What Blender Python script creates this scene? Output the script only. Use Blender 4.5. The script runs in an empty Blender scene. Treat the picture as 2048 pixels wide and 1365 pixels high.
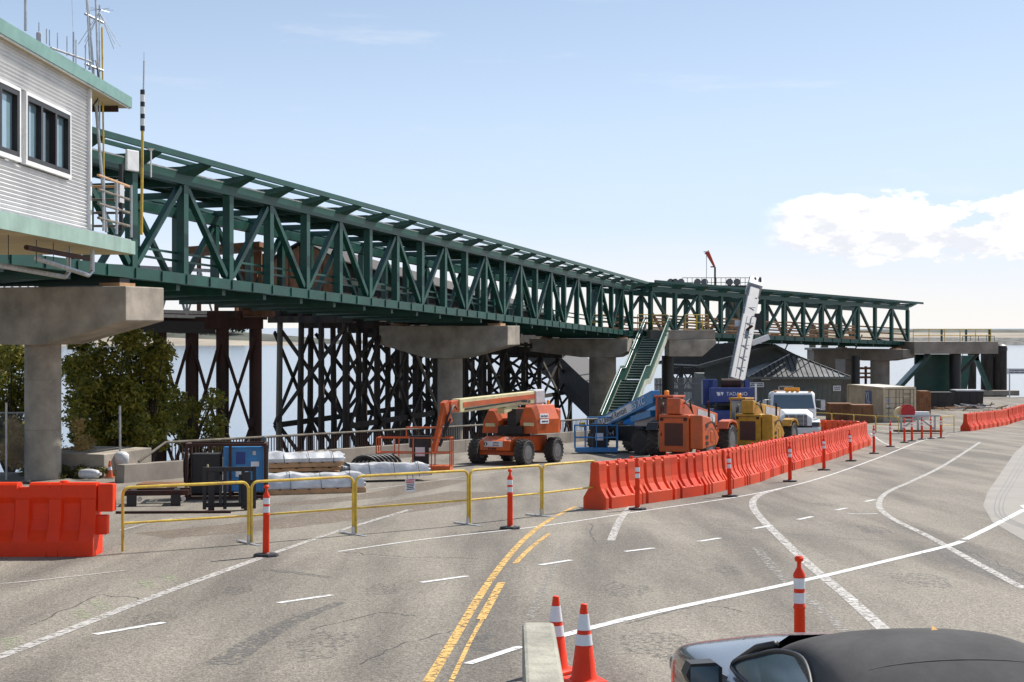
import bpy, math, random
from mathutils import Vector, Matrix
random.seed(7)
R = math.radians
sc = bpy.context.scene
col = sc.collection
# ---------------------------------------------------------------- camera
F = 2844.0; CX = 1024.0; HY = 655.0; HC = 2.82      # focal length in photo pixels, horizon row, eye height
cam_d = bpy.data.cameras.new('camera'); cam = bpy.data.objects.new('camera', cam_d); col.objects.link(cam)
cam.location = (0, 0, HC); cam.rotation_euler = (R(90), 0, 0)
cam_d.sensor_width = 36.0; cam_d.lens = F / 2048 * 36.0; cam_d.shift_y = -(682.5 - HY) / 2048
cam_d.clip_end = 30000; cam_d.clip_start = 0.1
sc.camera = cam
# ---------------------------------------------------------------- light
SUN_AZ, SUN_EL = R(44), R(47)
world = bpy.data.worlds.new('World'); sc.world = world; world.use_nodes = True
sdir = Vector((math.sin(SUN_AZ) * math.cos(SUN_EL), math.cos(SUN_AZ) * math.cos(SUN_EL), math.sin(SUN_EL)))
sun_d = bpy.data.lights.new('sun', 'SUN'); sun_d.energy = 5.0; sun_d.angle = R(0.53); sun_d.color = (1, 0.955, 0.89)
sun = bpy.data.objects.new('sun', sun_d); col.objects.link(sun); sun.rotation_euler = sdir.to_track_quat('Z', 'Y').to_euler()
sun.location = (60, 60, 80)
sc.view_settings.view_transform = 'Standard'; sc.view_settings.look = 'None'
sc.view_settings.exposure = 0.4; sc.view_settings.gamma = 1.0
def world_nodes():
    nt = world.node_tree; N = nt.nodes; L = nt.links
    N.clear()
    out = N.new('ShaderNodeOutputWorld'); bg = N.new('ShaderNodeBackground'); bg.inputs['Strength'].default_value = 0.082
    sky = N.new('ShaderNodeTexSky'); sky.sky_type = 'NISHITA'; sky.sun_disc = False
    sky.sun_elevation = SUN_EL; sky.sun_rotation = SUN_AZ; sky.air_density = 1.0; sky.dust_density = 0.6; sky.ozone_density = 2.0
    tc = N.new('ShaderNodeTexCoord'); sep = N.new('ShaderNodeSeparateXYZ'); L.new(tc.outputs['Generated'], sep.inputs[0])
    def math_(op, a, b=None, c=None):
        m = N.new('ShaderNodeMath'); m.operation = op
        for i, s in enumerate((a, b, c)):
            if s is None: continue
            if isinstance(s, (int, float)): m.inputs[i].default_value = s
            else: L.new(s, m.inputs[i])
        return m.outputs[0]
    def ramp(v, lo, hi):
        m = N.new('ShaderNodeMapRange'); m.interpolation_type = 'SMOOTHSTEP'
        L.new(v, m.inputs['Value']); m.inputs['From Min'].default_value = lo; m.inputs['From Max'].default_value = hi
        return m.outputs[0]
    az = math_('ARCTAN2', sep.outputs[0], sep.outputs[1]); el = sep.outputs[2]
    comb = N.new('ShaderNodeCombineXYZ'); L.new(az, comb.inputs[0]); L.new(math_('MULTIPLY', el, 2.2), comb.inputs[1])
    def noise(scale, detail, rough=.55, vec=None):
        n = N.new('ShaderNodeTexNoise'); n.inputs['Scale'].default_value = scale; n.inputs['Detail'].default_value = detail
        n.inputs['Roughness'].default_value = rough; L.new(vec or comb.outputs[0], n.inputs['Vector']); return n.outputs['Fac']
    n1 = noise(9.0, 7, .58); n2 = noise(34, 6, .6); n3 = noise(5, 4)
    # cumulus: piled up over the right half of the view and on round to the right, low over the sea
    base = math_('ADD', math_('MULTIPLY', n1, .7), math_('MULTIPLY', n2, .38))
    azm = ramp(az, .16, .235)
    elm = math_('MULTIPLY', ramp(el, .030, .064), math_('SUBTRACT', 1.0, ramp(el, .074, .104)))
    cum = math_('MULTIPLY', ramp(math_('ADD', base, math_('MULTIPLY', elm, .2)), .60, .73), math_('MULTIPLY', azm, elm))
    cum = ramp(cum, .05, .4)
    # high thin streaks
    st = N.new('ShaderNodeCombineXYZ'); L.new(math_('MULTIPLY', az, 2.0), st.inputs[0]); L.new(math_('MULTIPLY', el, 13), st.inputs[1])
    wisps = math_('MULTIPLY', ramp(noise(2.6, 6, .6, st.outputs[0]), .56, .82), .45)
    # bank of bright cloud along the horizon
    nb = math_('ADD', el, math_('MULTIPLY', math_('SUBTRACT', n3, .5), .05))
    bank = math_('MULTIPLY', math_('SUBTRACT', 1.0, ramp(nb, .0, .085)), .85)
    veil = math_('SUBTRACT', .86, math_('MULTIPLY', ramp(el, .03, .25), .56))
    def mix(f, a, b):
        m = N.new('ShaderNodeMix'); m.data_type = 'RGBA'
        if isinstance(f, float): m.inputs['Factor'].default_value = f
        else: L.new(f, m.inputs['Factor'])
        for s, v in ((6, a), (7, b)):
            if isinstance(v, tuple): m.inputs[s].default_value = (*v, 1)
            else: L.new(v, m.inputs[s])
        return m.outputs[2]
    c = mix(veil, sky.outputs[0], (6.8, 8.2, 10.7))
    c = mix(wisps, c, (9.0, 9.2, 9.6))
    c = mix(bank, c, (9.6, 9.15, 8.4))
    shade = mix(ramp(math_('ADD', n2, math_('MULTIPLY', math_('SUBTRACT', el, .07), 5.0)), .36, .62), (8.0, 8.2, 8.8), (12.2, 12.0, 11.7))
    c = mix(cum, c, shade)
    L.new(c, bg.inputs['Color']); L.new(bg.outputs[0], out.inputs[0])
world_nodes()
# ---------------------------------------------------------------- geometry of the place
SL = 0.0408                                            # the yard falls 4 % towards the water, then runs level on the dock
def gz(y): return -SL * min(max(y, 0.0), 100.0)
def gp(px, py):
    t = (py - HY) / F
    y = HC / (t - SL) if t > SL else 1e9
    if y > 100: y = (HC + SL * 100) / t
    return Vector(((px - CX) / F * y, y, gz(y)))
def at(px, py, y): return Vector(((px - CX) / F * y, y, HC - (py - HY) / F * y))
TILT = Matrix.Rotation(-math.atan(SL), 4, 'X')
def V(*a): return Vector(a)
# ---------------------------------------------------------------- materials
MATS = {}
def mat(name, c, rough=.6, metal=0., n=0.12, scale=6., bump=0., c2=None, spec=.5, rnd=0., bscale=None, streak=False, trans=0., coat=0.):
    if name in MATS: return MATS[name]
    m = bpy.data.materials.new(name); m.use_nodes = True; nt = m.node_tree; N = nt.nodes; L = nt.links
    b = N['Principled BSDF']; b.inputs['Roughness'].default_value = rough; b.inputs['Metallic'].default_value = metal
    b.inputs['Specular IOR Level'].default_value = spec
    if coat: b.inputs['Coat Weight'].default_value = coat; b.inputs['Coat Roughness'].default_value = .08
    if trans: b.inputs['Transmission Weight'].default_value = trans
    tc = N.new('ShaderNodeTexCoord'); src = tc.outputs['Object']
    if streak:
        mp = N.new('ShaderNodeMapping'); mp.inputs['Scale'].default_value = (1, 1, .15); L.new(src, mp.inputs[0]); src = mp.outputs[0]
    no = N.new('ShaderNodeTexNoise'); no.inputs['Scale'].default_value = scale; no.inputs['Detail'].default_value = 8; no.inputs['Roughness'].default_value = .62
    L.new(src, no.inputs['Vector'])
    rp = N.new('ShaderNodeValToRGB'); d = c2 or tuple(max(0, x * (1 - 2.6 * n)) for x in c)
    hi = tuple(min(1, x * (1 + n)) for x in c)
    rp.color_ramp.elements[0].position = .3; rp.color_ramp.elements[1].position = .68
    rp.color_ramp.elements[0].color = (*d, 1); rp.color_ramp.elements[1].color = (*hi, 1)
    L.new(no.outputs['Fac'], rp.inputs['Fac']); o = rp.outputs['Color']
    if rnd:
        oi = N.new('ShaderNodeObjectInfo'); mx = N.new('ShaderNodeMix'); mx.data_type = 'RGBA'; mx.blend_type = 'MIX'
        mu = N.new('ShaderNodeMath'); mu.operation = 'MULTIPLY'; mu.inputs[1].default_value = rnd; L.new(oi.outputs['Random'], mu.inputs[0])
        L.new(mu.outputs[0], mx.inputs['Factor']); L.new(o, mx.inputs[6])
        mx.inputs[7].default_value = (.86, .22, .09, 1); o = mx.outputs[2]
    L.new(o, b.inputs['Base Color'])
    rr = N.new('ShaderNodeMapRange'); rr.inputs['To Min'].default_value = max(.03, rough - .1); rr.inputs['To Max'].default_value = min(1, rough + .12)
    L.new(no.outputs['Fac'], rr.inputs['Value']); L.new(rr.outputs[0], b.inputs['Roughness'])
    if bump:
        n2 = N.new('ShaderNodeTexNoise'); n2.inputs['Scale'].default_value = bscale or scale * 5; n2.inputs['Detail'].default_value = 6
        L.new(tc.outputs['Object'], n2.inputs['Vector'])
        bp = N.new('ShaderNodeBump'); bp.inputs['Strength'].default_value = bump; bp.inputs['Distance'].default_value = .02
        L.new(n2.outputs['Fac'], bp.inputs['Height']); L.new(bp.outputs[0], b.inputs['Normal'])
    MATS[name] = m; return m
def asphalt_mat():
    m = mat('asphalt', (.245, .222, .19), .88, n=.05, scale=.35, spec=.25); nt = m.node_tree; N = nt.nodes; L = nt.links; b = N['Principled BSDF']
    old = b.inputs['Base Color'].links[0].from_socket; tc = N.new('ShaderNodeTexCoord')
    vo = N.new('ShaderNodeTexVoronoi'); vo.inputs['Scale'].default_value = 48; L.new(tc.outputs['Object'], vo.inputs['Vector'])
    fi = N.new('ShaderNodeTexNoise'); fi.inputs['Scale'].default_value = 22; fi.inputs['Detail'].default_value = 9; fi.inputs['Roughness'].default_value = .8; L.new(tc.outputs['Object'], fi.inputs['Vector'])
    r1 = N.new('ShaderNodeValToRGB'); r1.color_ramp.elements[0].position = .33; r1.color_ramp.elements[0].color = (.55, .55, .55, 1)
    r1.color_ramp.elements[1].position = .68; r1.color_ramp.elements[1].color = (1.4, 1.38, 1.34, 1); L.new(fi.outputs['Fac'], r1.inputs['Fac'])
    mx = N.new('ShaderNodeMix'); mx.data_type = 'RGBA'; mx.blend_type = 'MULTIPLY'; mx.inputs['Factor'].default_value = 1
    L.new(old, mx.inputs[6]); L.new(r1.outputs['Color'], mx.inputs[7])
    st = N.new('ShaderNodeMapping'); st.inputs['Rotation'].default_value = (0, 0, R(-22)); st.inputs['Scale'].default_value = (.9, .09, 1); L.new(tc.outputs['Object'], st.inputs[0])
    sn = N.new('ShaderNodeTexNoise'); sn.inputs['Scale'].default_value = 1.1; sn.inputs['Detail'].default_value = 7; L.new(st.outputs[0], sn.inputs['Vector'])
    r2 = N.new('ShaderNodeValToRGB'); r2.color_ramp.elements[0].position = .36; r2.color_ramp.elements[0].color = (.64, .63, .63, 1)
    r2.color_ramp.elements[1].position = .6; r2.color_ramp.elements[1].color = (1.06, 1.05, 1.02, 1); L.new(sn.outputs['Fac'], r2.inputs['Fac'])
    m2 = N.new('ShaderNodeMix'); m2.data_type = 'RGBA'; m2.blend_type = 'MULTIPLY'; m2.inputs['Factor'].default_value = 1
    L.new(mx.outputs[2], m2.inputs[6]); L.new(r2.outputs['Color'], m2.inputs[7]); L.new(m2.outputs[2], b.inputs['Base Color'])
    bw = N.new('ShaderNodeSeparateColor'); L.new(vo.outputs['Color'], bw.inputs[0]); mrs = N.new('ShaderNodeMapRange'); mrs.inputs['To Min'].default_value = .72; mrs.inputs['To Max'].default_value = 1.28; L.new(bw.outputs[0], mrs.inputs['Value'])
    m3 = N.new('ShaderNodeMix'); m3.data_type = 'RGBA'; m3.blend_type = 'MULTIPLY'; m3.inputs['Factor'].default_value = 1; L.new(m2.outputs[2], m3.inputs[6]); L.new(mrs.outputs[0], m3.inputs[7]); L.new(m3.outputs[2], b.inputs['Base Color'])
    bp = N.new('ShaderNodeBump'); bp.inputs['Strength'].default_value = .5; bp.inputs['Distance'].default_value = .012
    L.new(vo.outputs['Distance'], bp.inputs['Height']); L.new(bp.outputs[0], b.inputs['Normal'])
    return m
def paint_mat(name, c, wear):
    m = mat(name, c, .7, n=.06, scale=3); nt = m.node_tree; N = nt.nodes; L = nt.links; b = N['Principled BSDF']
    old = b.inputs['Base Color'].links[0].from_socket; tc = N.new('ShaderNodeTexCoord')
    no = N.new('ShaderNodeTexNoise'); no.inputs['Scale'].default_value = 14; no.inputs['Detail'].default_value = 10; no.inputs['Roughness'].default_value = .75
    L.new(tc.outputs['Object'], no.inputs['Vector'])
    mr = N.new('ShaderNodeMapRange'); mr.inputs['From Min'].default_value = wear - .05; mr.inputs['From Max'].default_value = wear + .05; L.new(no.outputs['Fac'], mr.inputs['Value'])
    L.new(mr.outputs[0], b.inputs['Alpha']); return m      # worn through: bare asphalt shows where the paint has gone
def water_mat():
    m = bpy.data.materials.new('sea_water'); m.use_nodes = True; nt = m.node_tree; N = nt.nodes; L = nt.links; b = N['Principled BSDF']
    b.inputs['Base Color'].default_value = (.17, .2, .22, 1); b.inputs['Roughness'].default_value = .14; b.inputs['IOR'].default_value = 1.5
    tc = N.new('ShaderNodeTexCoord'); bp = N.new('ShaderNodeBump'); bp.inputs['Strength'].default_value = .22; bp.inputs['Distance'].default_value = .25
    a = N.new('ShaderNodeTexNoise'); a.inputs['Scale'].default_value = .55; a.inputs['Detail'].default_value = 8; a.inputs['Roughness'].default_value = .6
    L.new(tc.outputs['Object'], a.inputs['Vector']); L.new(a.outputs['Fac'], bp.inputs['Height']); L.new(bp.outputs[0], b.inputs['Normal'])
    return m
def leaf_mat(name, c, c2):
    m = bpy.data.materials.new(name); m.use_nodes = True; nt = m.node_tree; N = nt.nodes; L = nt.links; b = N['Principled BSDF']
    g = N.new('ShaderNodeNewGeometry'); rp = N.new('ShaderNodeValToRGB')
    rp.color_ramp.elements[0].color = (*c, 1); rp.color_ramp.elements[1].color = (*c2, 1)
    L.new(g.outputs['Random Per Island'], rp.inputs['Fac']); L.new(rp.outputs['Color'], b.inputs['Base Color'])
    b.inputs['Roughness'].default_value = .42
    t = N.new('ShaderNodeBsdfTranslucent'); L.new(rp.outputs['Color'], t.inputs['Color'])
    ms = N.new('ShaderNodeMixShader'); ms.inputs[0].default_value = .5; L.new(b.outputs[0], ms.inputs[1]); L.new(t.outputs[0], ms.inputs[2])
    L.new(ms.outputs[0], N['Material Output'].inputs[0]); return m
def glass_mat(name, c=(.05, .07, .08), rough=.05):
    m = mat(name, c, rough, n=.05, scale=1.5, spec=.9, coat=.6); return m
asph = asphalt_mat()
M_CONC = mat('concrete', (.40, .345, .275), .85, n=.17, scale=1.1, bump=.25, bscale=22)
M_CONC_D = mat('stained_concrete', (.29, .25, .205), .85, n=.14, scale=.9, bump=.25, bscale=22)
M_GREEN = mat('green_steel', (.011, .076, .054), .4, n=.16, scale=1.6, c2=(.008, .044, .034), spec=.5)
M_GREEN_L = mat('pale_green_paint', (.27, .39, .33), .55, n=.1, scale=1.5)
M_STAIR_L = mat('cream_stringer', (.50, .52, .42), .55, n=.1, scale=2)
M_GALV = mat('galvanised_steel', (.52, .53, .53), .4, .65, n=.12, scale=7)
M_YEL = mat('yellow_tube_paint', (.72, .50, .045), .42, n=.12, scale=5, c2=(.46, .27, .05))
M_RED = mat('orange_plastic', (.80, .040, .004), .45, n=.05, scale=3, spec=.3)
M_REDF = mat('faded_orange_plastic', (.70, .046, .007), .52, n=.12, scale=1.8, rnd=.22, c2=(.46, .045, .018), spec=.25)
M_ORG = mat('orange_machine_paint', (.62, .10, .010), .42, n=.12, scale=2.2, c2=(.40, .085, .022), coat=.2)
M_BLK = mat('black_steel', (.022, .021, .021), .5, n=.2, scale=5)
M_RUB = mat('tyre_rubber', (.032, .03, .028), .8, n=.2, scale=8, c2=(.075, .068, .058), bump=.3)
M_BLUE = mat('blue_machine_paint', (.035, .22, .50), .4, n=.1, scale=3, coat=.2)
M_NAVY = mat('crane_blue_paint', (.018, .045, .22), .42, n=.1, scale=2, coat=.2)
M_GOLD = mat('yellow_machine_paint', (.56, .29, .025), .48, n=.15, scale=2.5)
M_CREAM = mat('cream_boom_paint', (.70, .62, .34), .45, n=.1, scale=2.5)
M_WHT = mat('white_paint', (.78, .78, .76), .4, n=.06, scale=3)
M_RIM = mat('dusty_rim', (.16, .155, .15), .6, n=.15, scale=6)
M_GREY = mat('grey_cover', (.5, .5, .5), .5, n=.08, scale=3)
M_REFL = mat('white_reflective_band', (.74, .75, .76), .35, n=.06, scale=9)
M_RUST = mat('rusty_steel', (.06, .022, .014), .8, n=.25, scale=2.2, streak=True)
M_CREO = mat('creosoted_timber', (.055, .04, .03), .85, n=.25, scale=3, c2=(.012, .01, .009), streak=True, bump=.3)
M_TIMG = mat('weathered_timber', (.17, .145, .11), .85, n=.2, scale=3, streak=True, bump=.3)
M_PLY = mat('brown_plywood', (.24, .105, .045), .75, n=.18, scale=2.5)
M_WOOD = mat('new_lumber', (.52, .30, .15), .75, n=.12, scale=4)
M_DKWALL = mat('dark_walkway_cladding', (.05, .04, .035), .8, n=.2, scale=2)
M_SIDE = mat('grey_green_siding', (.145, .155, .14), .75, n=.08, scale=3)
M_ROOF = mat('dark_metal_roof', (.15, .155, .15), .36, .3, n=.12, scale=1.5)
M_ROOFR = mat('roof_ribs', (.07, .072, .07), .4, .3, n=.1, scale=3)
M_SOFF = mat('beige_soffit', (.50, .42, .23), .7, n=.08, scale=1.2)
M_CORR = mat('corrugated_white_metal', (.74, .735, .72), .38, .25, n=.07, scale=.9)
M_GLASS = glass_mat('window_glass', (.06, .10, .13))
M_GLASSL = glass_mat('painted_sky_glass', (.22, .33, .38))  # pale blue sky reflection put into the base colour of the outer panes
M_GLASSD = glass_mat('dark_glass', (.02, .03, .03))
M_AMB = mat('amber_plastic', (.9, .35, .02), .3, n=.05)
M_TAN = mat('container_paint', (.60, .50, .34), .6, n=.1, scale=1.6)
M_TAND = mat('container_gasket', (.16, .12, .08), .7, n=.1)
M_WRAP = mat('white_wrap', (.66, .66, .66), .3, n=.12, scale=3, bump=.6, bscale=7)
M_WLINE = paint_mat('white_road_paint', (.66, .65, .62), .42)
M_WLINE_W = paint_mat('worn_white_road_paint', (.47, .44, .4), .465)
M_YLINE = paint_mat('yellow_road_paint', (.66, .40, .11), .465)
M_PATCH = paint_mat('tar_patch', (.13, .122, .11), .52)
M_PATCHL = paint_mat('light_crack_seal', (.30, .275, .24), .52)
M_TEXTB = mat('black_lettering', (.02, .02, .022), .5, n=.02)
M_TEXTW = mat('white_lettering', (.8, .8, .8), .5, n=.02)
M_SIGN = mat('white_sign', (.75, .76, .78), .5, n=.05)
M_SGRED = mat('red_sign_band', (.55, .04, .07), .5, n=.05)
# ---------------------------------------------------------------- mesh builder
class MB:
    def __init__(s): s.v = []; s.f = []
    def add(s, vs, fs):
        o = len(s.v); s.v += [tuple(x) for x in vs]; s.f += [tuple(i + o for i in f) for f in fs]; return s
    def box(s, c, d, rz=0., taper=1.0):
        hx, hy, hz = d[0] / 2, d[1] / 2, d[2] / 2; cs, sn = math.cos(rz), math.sin(rz); vs = []
        for z in (-hz, hz):
            k = taper if z > 0 else 1
            for x, y in ((-hx, -hy), (hx, -hy), (hx, hy), (-hx, hy)):
                x *= k; y *= k; vs.append((c[0] + x * cs - y * sn, c[1] + x * sn + y * cs, c[2] + z))
        return s.add(vs, [(3, 2, 1, 0), (4, 5, 6, 7), (0, 1, 5, 4), (1, 2, 6, 5), (2, 3, 7, 6), (3, 0, 4, 7)])
    def beam(s, p, q, w, h, up=(0, 0, 1)):
        p, q = Vector(p), Vector(q); d = (q - p).normalized(); u = Vector(up)
        if abs(d.dot(u)) > .98: u = Vector((0, 1, 0))
        a = d.cross(u).normalized(); u = a.cross(d).normalized(); vs = []
        for e in (p, q):
            for x, y in ((-1, -1), (1, -1), (1, 1), (-1, 1)): vs.append(e + a * (x * w / 2) + u * (y * h / 2))
        return s.add(vs, [(3, 2, 1, 0), (4, 5, 6, 7), (0, 1, 5, 4), (1, 2, 6, 5), (2, 3, 7, 6), (3, 0, 4, 7)])
    def tube(s, pts, r, n=8, r2=None):
        pts = [Vector(p) for p in pts]; m = len(pts); rings = []; ref = None
        for i, p in enumerate(pts):
            d = (pts[min(i + 1, m - 1)] - pts[max(i - 1, 0)]).normalized()
            if ref is None: ref = Vector((0, 0, 1)) if abs(d.z) < .9 else Vector((1, 0, 0))
            a = d.cross(ref).normalized(); b = a.cross(d).normalized(); ref = b
            rr = r if r2 is None else r + (r2 - r) * i / (m - 1)
            rings.append([p + (a * math.cos(2 * math.pi * k / n) + b * math.sin(2 * math.pi * k / n)) * rr for k in range(n)])
        fs = []
        for i in range(m - 1):
            for k in range(n): fs.append((i * n + k, i * n + (k + 1) % n, (i + 1) * n + (k + 1) % n, (i + 1) * n + k))
        fs.append(tuple(range(n))[::-1]); fs.append(tuple((m - 1) * n + k for k in range(n)))
        return s.add([v for rg in rings for v in rg], fs)
    def lathe(s, prof, n=16, c=(0, 0, 0), axis='Z'):
        vs = []; fs = []; m = len(prof)
        for r, h in prof:
            for k in range(n):
                a = 2 * math.pi * k / n; x, y = r * math.cos(a), r * math.sin(a)
                p = (x, y, h) if axis == 'Z' else ((h, x, y) if axis == 'X' else (x, h, y))
                vs.append((c[0] + p[0], c[1] + p[1], c[2] + p[2]))
        for i in range(m - 1):
            for k in range(n): fs.append((i * n + k, i * n + (k + 1) % n, (i + 1) * n + (k + 1) % n, (i + 1) * n + k))
        fs.append(tuple(range(n))[::-1]); fs.append(tuple((m - 1) * n + k for k in range(n)))
        return s.add(vs, fs)
    def prism(s, poly, a0, a1, axis='Y'):
        n = len(poly); vs = []
        for a in (a0, a1):
            for u, w in poly: vs.append({'Y': (u, a, w), 'X': (a, u, w), 'Z': (u, w, a)}[axis])
        fs = [tuple(range(n)), tuple(range(2 * n - 1, n - 1, -1))]
        for i in range(n): fs.append((i, n + i, n + (i + 1) % n, (i + 1) % n))
        return s.add(vs, fs)
    def loft(s, secs, cap=True, closed=True):
        n = len(secs[0]); fs = []
        for i in range(len(secs) - 1):
            for k in range(n if closed else n - 1): fs.append((i * n + k, i * n + (k + 1) % n, (i + 1) * n + (k + 1) % n, (i + 1) * n + k))
        if cap: fs.append(tuple(range(n))[::-1]); fs.append(tuple((len(secs) - 1) * n + k for k in range(n)))
        return s.add([p for q in secs for p in q], fs)
    def mesh(s, name):
        me = bpy.data.meshes.new(name); me.from_pydata(s.v, [], s.f); me.update(); return me
    def build(s, name, m, parent=None, smooth=False, bevel=0., fix=True):
        me = s.mesh(name); me.materials.append(m)
        if fix:
            import bmesh
            bm = bmesh.new(); bm.from_mesh(me); bmesh.ops.recalc_face_normals(bm, faces=bm.faces); bm.to_mesh(me); bm.free()
        o = bpy.data.objects.new(name, me); col.objects.link(o); o.parent = parent
        if smooth:
            for p in me.polygons: p.use_smooth = True
            if smooth == 'auto': me.set_sharp_from_angle(angle=R(38))
        if bevel:
            b = o.modifiers.new('edge', 'BEVEL'); b.width = bevel; b.segments = 2; b.limit_method = 'ANGLE'; b.angle_limit = R(40)
        return o
def tag(o, label, cat, group=None):
    o['label'] = label; o['category'] = cat
    if group: o['group'] = group
    return o
def place(o, p, rz=0., tilt=True):
    m = (TILT if tilt and p[1] < 100 else Matrix.Identity(4)) @ Matrix.Rotation(rz, 4, 'Z')
    o.location = p; o.rotation_euler = m.to_euler(); return o
def thing(name, label, cat, p=(0, 0, 0), rz=0., group=None, tilt=True):
    o = bpy.data.objects.new(name, None); o.empty_display_size = .2; col.objects.link(o); place(o, p, rz, tilt); return tag(o, label, cat, group)
def copy_tree(o, parent=None):
    c = o.copy(); col.objects.link(c); c.parent = parent
    for ch in o.children: copy_tree(ch, c)
    return c
def struct(o): o['kind'] = 'structure'; return o
def text(body, size, m, parent, loc, rot, name='lettering', ext=.004, align='CENTER', shear=0.):
    cu = bpy.data.curves.new(name, 'FONT'); cu.body = body; cu.size = size; cu.extrude = ext; cu.align_x = align; cu.align_y = 'CENTER'; cu.shear = shear
    t = bpy.data.objects.new(name, cu); col.objects.link(t); bpy.context.view_layer.update()
    me = bpy.data.meshes.new_from_object(t.evaluated_get(bpy.context.evaluated_depsgraph_get())); bpy.data.objects.remove(t)
    me.materials.clear(); me.materials.append(m)
    o = bpy.data.objects.new(name, me); col.objects.link(o); o.parent = parent; o.location = loc; o.rotation_euler = rot; return o
def bars(n, w, h, m, parent, loc, rot, seed=1):
    """lines of print too small to read: rows of short dark strokes, w x h overall"""
    r = random.Random(seed); b = MB(); p = h / n
    for i in range(n):
        x = -w / 2 * r.uniform(.8, 1); y = h / 2 - p * (i + .5)
        while x < w / 2 - p * .3:
            l = min(p * r.uniform(.35, 1.1), w / 2 - x); b.box((x + l / 2, y, 0), (l, p * .55, .004)); x += l + p * r.uniform(.12, .3)
    o = b.build('lettering', m, parent); o.location = loc; o.rotation_euler = rot; return o
def emblem(parent, loc, rot, r):
    b = MB(); b.lathe([(r, -.002), (r, .002)], 16); o = b.build('emblem', M_TEXTB, parent); o.location = loc; o.rotation_euler = rot
    b = MB(); b.box((0, 0, .003), (r * .5, r * 1.3, .003)); b.build('emblem_bar', M_TEXTW, o); return o
ORD = ['nearest', 'second', 'third', 'fourth', 'fifth', 'sixth', 'seventh', 'eighth', 'ninth', 'tenth', 'eleventh', 'twelfth', 'thirteenth', 'fourteenth',
       'fifteenth', 'sixteenth', 'seventeenth', 'eighteenth', 'nineteenth', 'twentieth', 'twenty-first', 'twenty-second', 'twenty-third', 'twenty-fourth']
# ================================================================ THE SETTING
WZ = -7.2
def flat(name, pts, z, m):
    b = MB(); b.add([(x, y, z) for x, y in pts], [tuple(range(len(pts)))]); return struct(b.build(name, m, fix=False))
b = MB(); b.add([(-9000, -60, WZ), (9000, -60, WZ), (9000, 16000, WZ), (-9000, 16000, WZ)], [(0, 1, 2, 3)])
struct(b.build('water', water_mat(), fix=False))
def wall_x(y): return -11.3 + .485 * (y - 41)
# land: strips running away from the camera, left edge follows the sea wall
rows = []
EDGE = [(-60, -6), (-60, 0), (-40, 20), (-34, 40), (-30, 46), (wall_x(46.2) - .3, 46.2), (wall_x(60) - .3, 60), (wall_x(80) - .3, 80), (9.0, 96), (9.6, 100), (12, 118), (20, 141)]
b = MB(); vs = []; fs = []
def edge_x(y):
    for (x0, y0), (x1, y1) in zip(EDGE, EDGE[1:]):
        if y0 <= y <= y1: return x0 + (x1 - x0) * (y - y0) / max(1e-6, y1 - y0)
    return EDGE[-1][0]
ys = [-6, 0, 10, 20, 30, 40, 46, 46.2, 50, 55, 60, 65, 70, 75, 80, 85, 90, 96, 100, 108, 118, 130, 141]
for y in ys:
    x0 = edge_x(y); x1 = 80
    for k in range(9): vs.append((x0 + (x1 - x0) * k / 8, y, gz(y)))
for i in range(len(ys) - 1):
    for k in range(8): fs.append((i * 9 + k, i * 9 + k + 1, (i + 1) * 9 + k + 1, (i + 1) * 9 + k))
b.add(vs, fs); ground = struct(b.build('ground', asph, fix=False))
# bank from the land's edge down to the water
M_BANK = mat('weedy_bank', (.075, .07, .04), .95, n=.3, scale=1.2, bump=.6, bscale=6)
b = MB(); vs = []; fs = []; ed = [(-60, 30), (-34, 40), (-30, 46)] + EDGE[5:] + [(80, 141)]
for i, (x, y) in enumerate(ed):
    off = (-3, 6) if i < 3 else ((-7, 2.5) if i < 8 else ((-.2, .2) if i < 11 else (0, .3)))
    vs += [(x, y, gz(y) - .02), (x + off[0], y + off[1], WZ - .6)]
for i in range(len(ed) - 1): fs.append((i * 2, i * 2 + 1, i * 2 + 3, i * 2 + 2))
b.add(vs, fs); struct(b.build('bank', M_BANK))
# -------- road markings: thin strips a few millimetres above the asphalt
def strip(name, pix, w, m, lift=.006, w2=None):
    pts = [gp(*p) for p in pix]
    if len(pts) > 2:                                   # smooth the polyline
        q = []
        for i in range(len(pts) - 1):
            p0 = pts[max(i - 1, 0)]; p1 = pts[i]; p2 = pts[i + 1]; p3 = pts[min(i + 2, len(pts) - 1)]
            for k in range(6):
                t = k / 6; q.append(.5 * ((2 * p1) + (p2 - p0) * t + (2 * p0 - 5 * p1 + 4 * p2 - p3) * t * t + (3 * p1 - p0 - 3 * p2 + p3) * t ** 3))
        pts = q + [pts[-1]]
    b = MB(); vs = []
    for i, p in enumerate(pts):
        d = (pts[min(i + 1, len(pts) - 1)] - pts[max(i - 1, 0)]); a = Vector((-d.y, d.x, 0)).normalized()
        ww = w if w2 is None else w + (w2 - w) * i / (len(pts) - 1)
        for s_ in (-.5, .5):
            c = p + a * ww * s_; vs.append((c.x, c.y, gz(c.y) + lift))
    b.add(vs, [(2 * i, 2 * i + 1, 2 * i + 3, 2 * i + 2) for i in range(len(pts) - 1)])
    return struct(b.build(name, m, fix=False))
W, WW, YL = M_WLINE, M_WLINE_W, M_YLINE
strip('road_marking', [(1110, 1276), (1300, 1228), (1590, 1166), (1760, 1126), (1890, 1094), (1925, 1083)], .15, W)
strip('road_marking', [(1930, 1080), (1985, 1053), (2048, 1020)], .14, W)
strip('road_marking', [(-40, 1330), (120, 1268), (330, 1186), (545, 1108)], .16, WW)
strip('road_marking', [(545, 1108), (680, 1062), (820, 1020)], .13, WW)
strip('road_marking', [(-30, 1172), (90, 1160), (250, 1142)], .07, WW)
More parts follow.
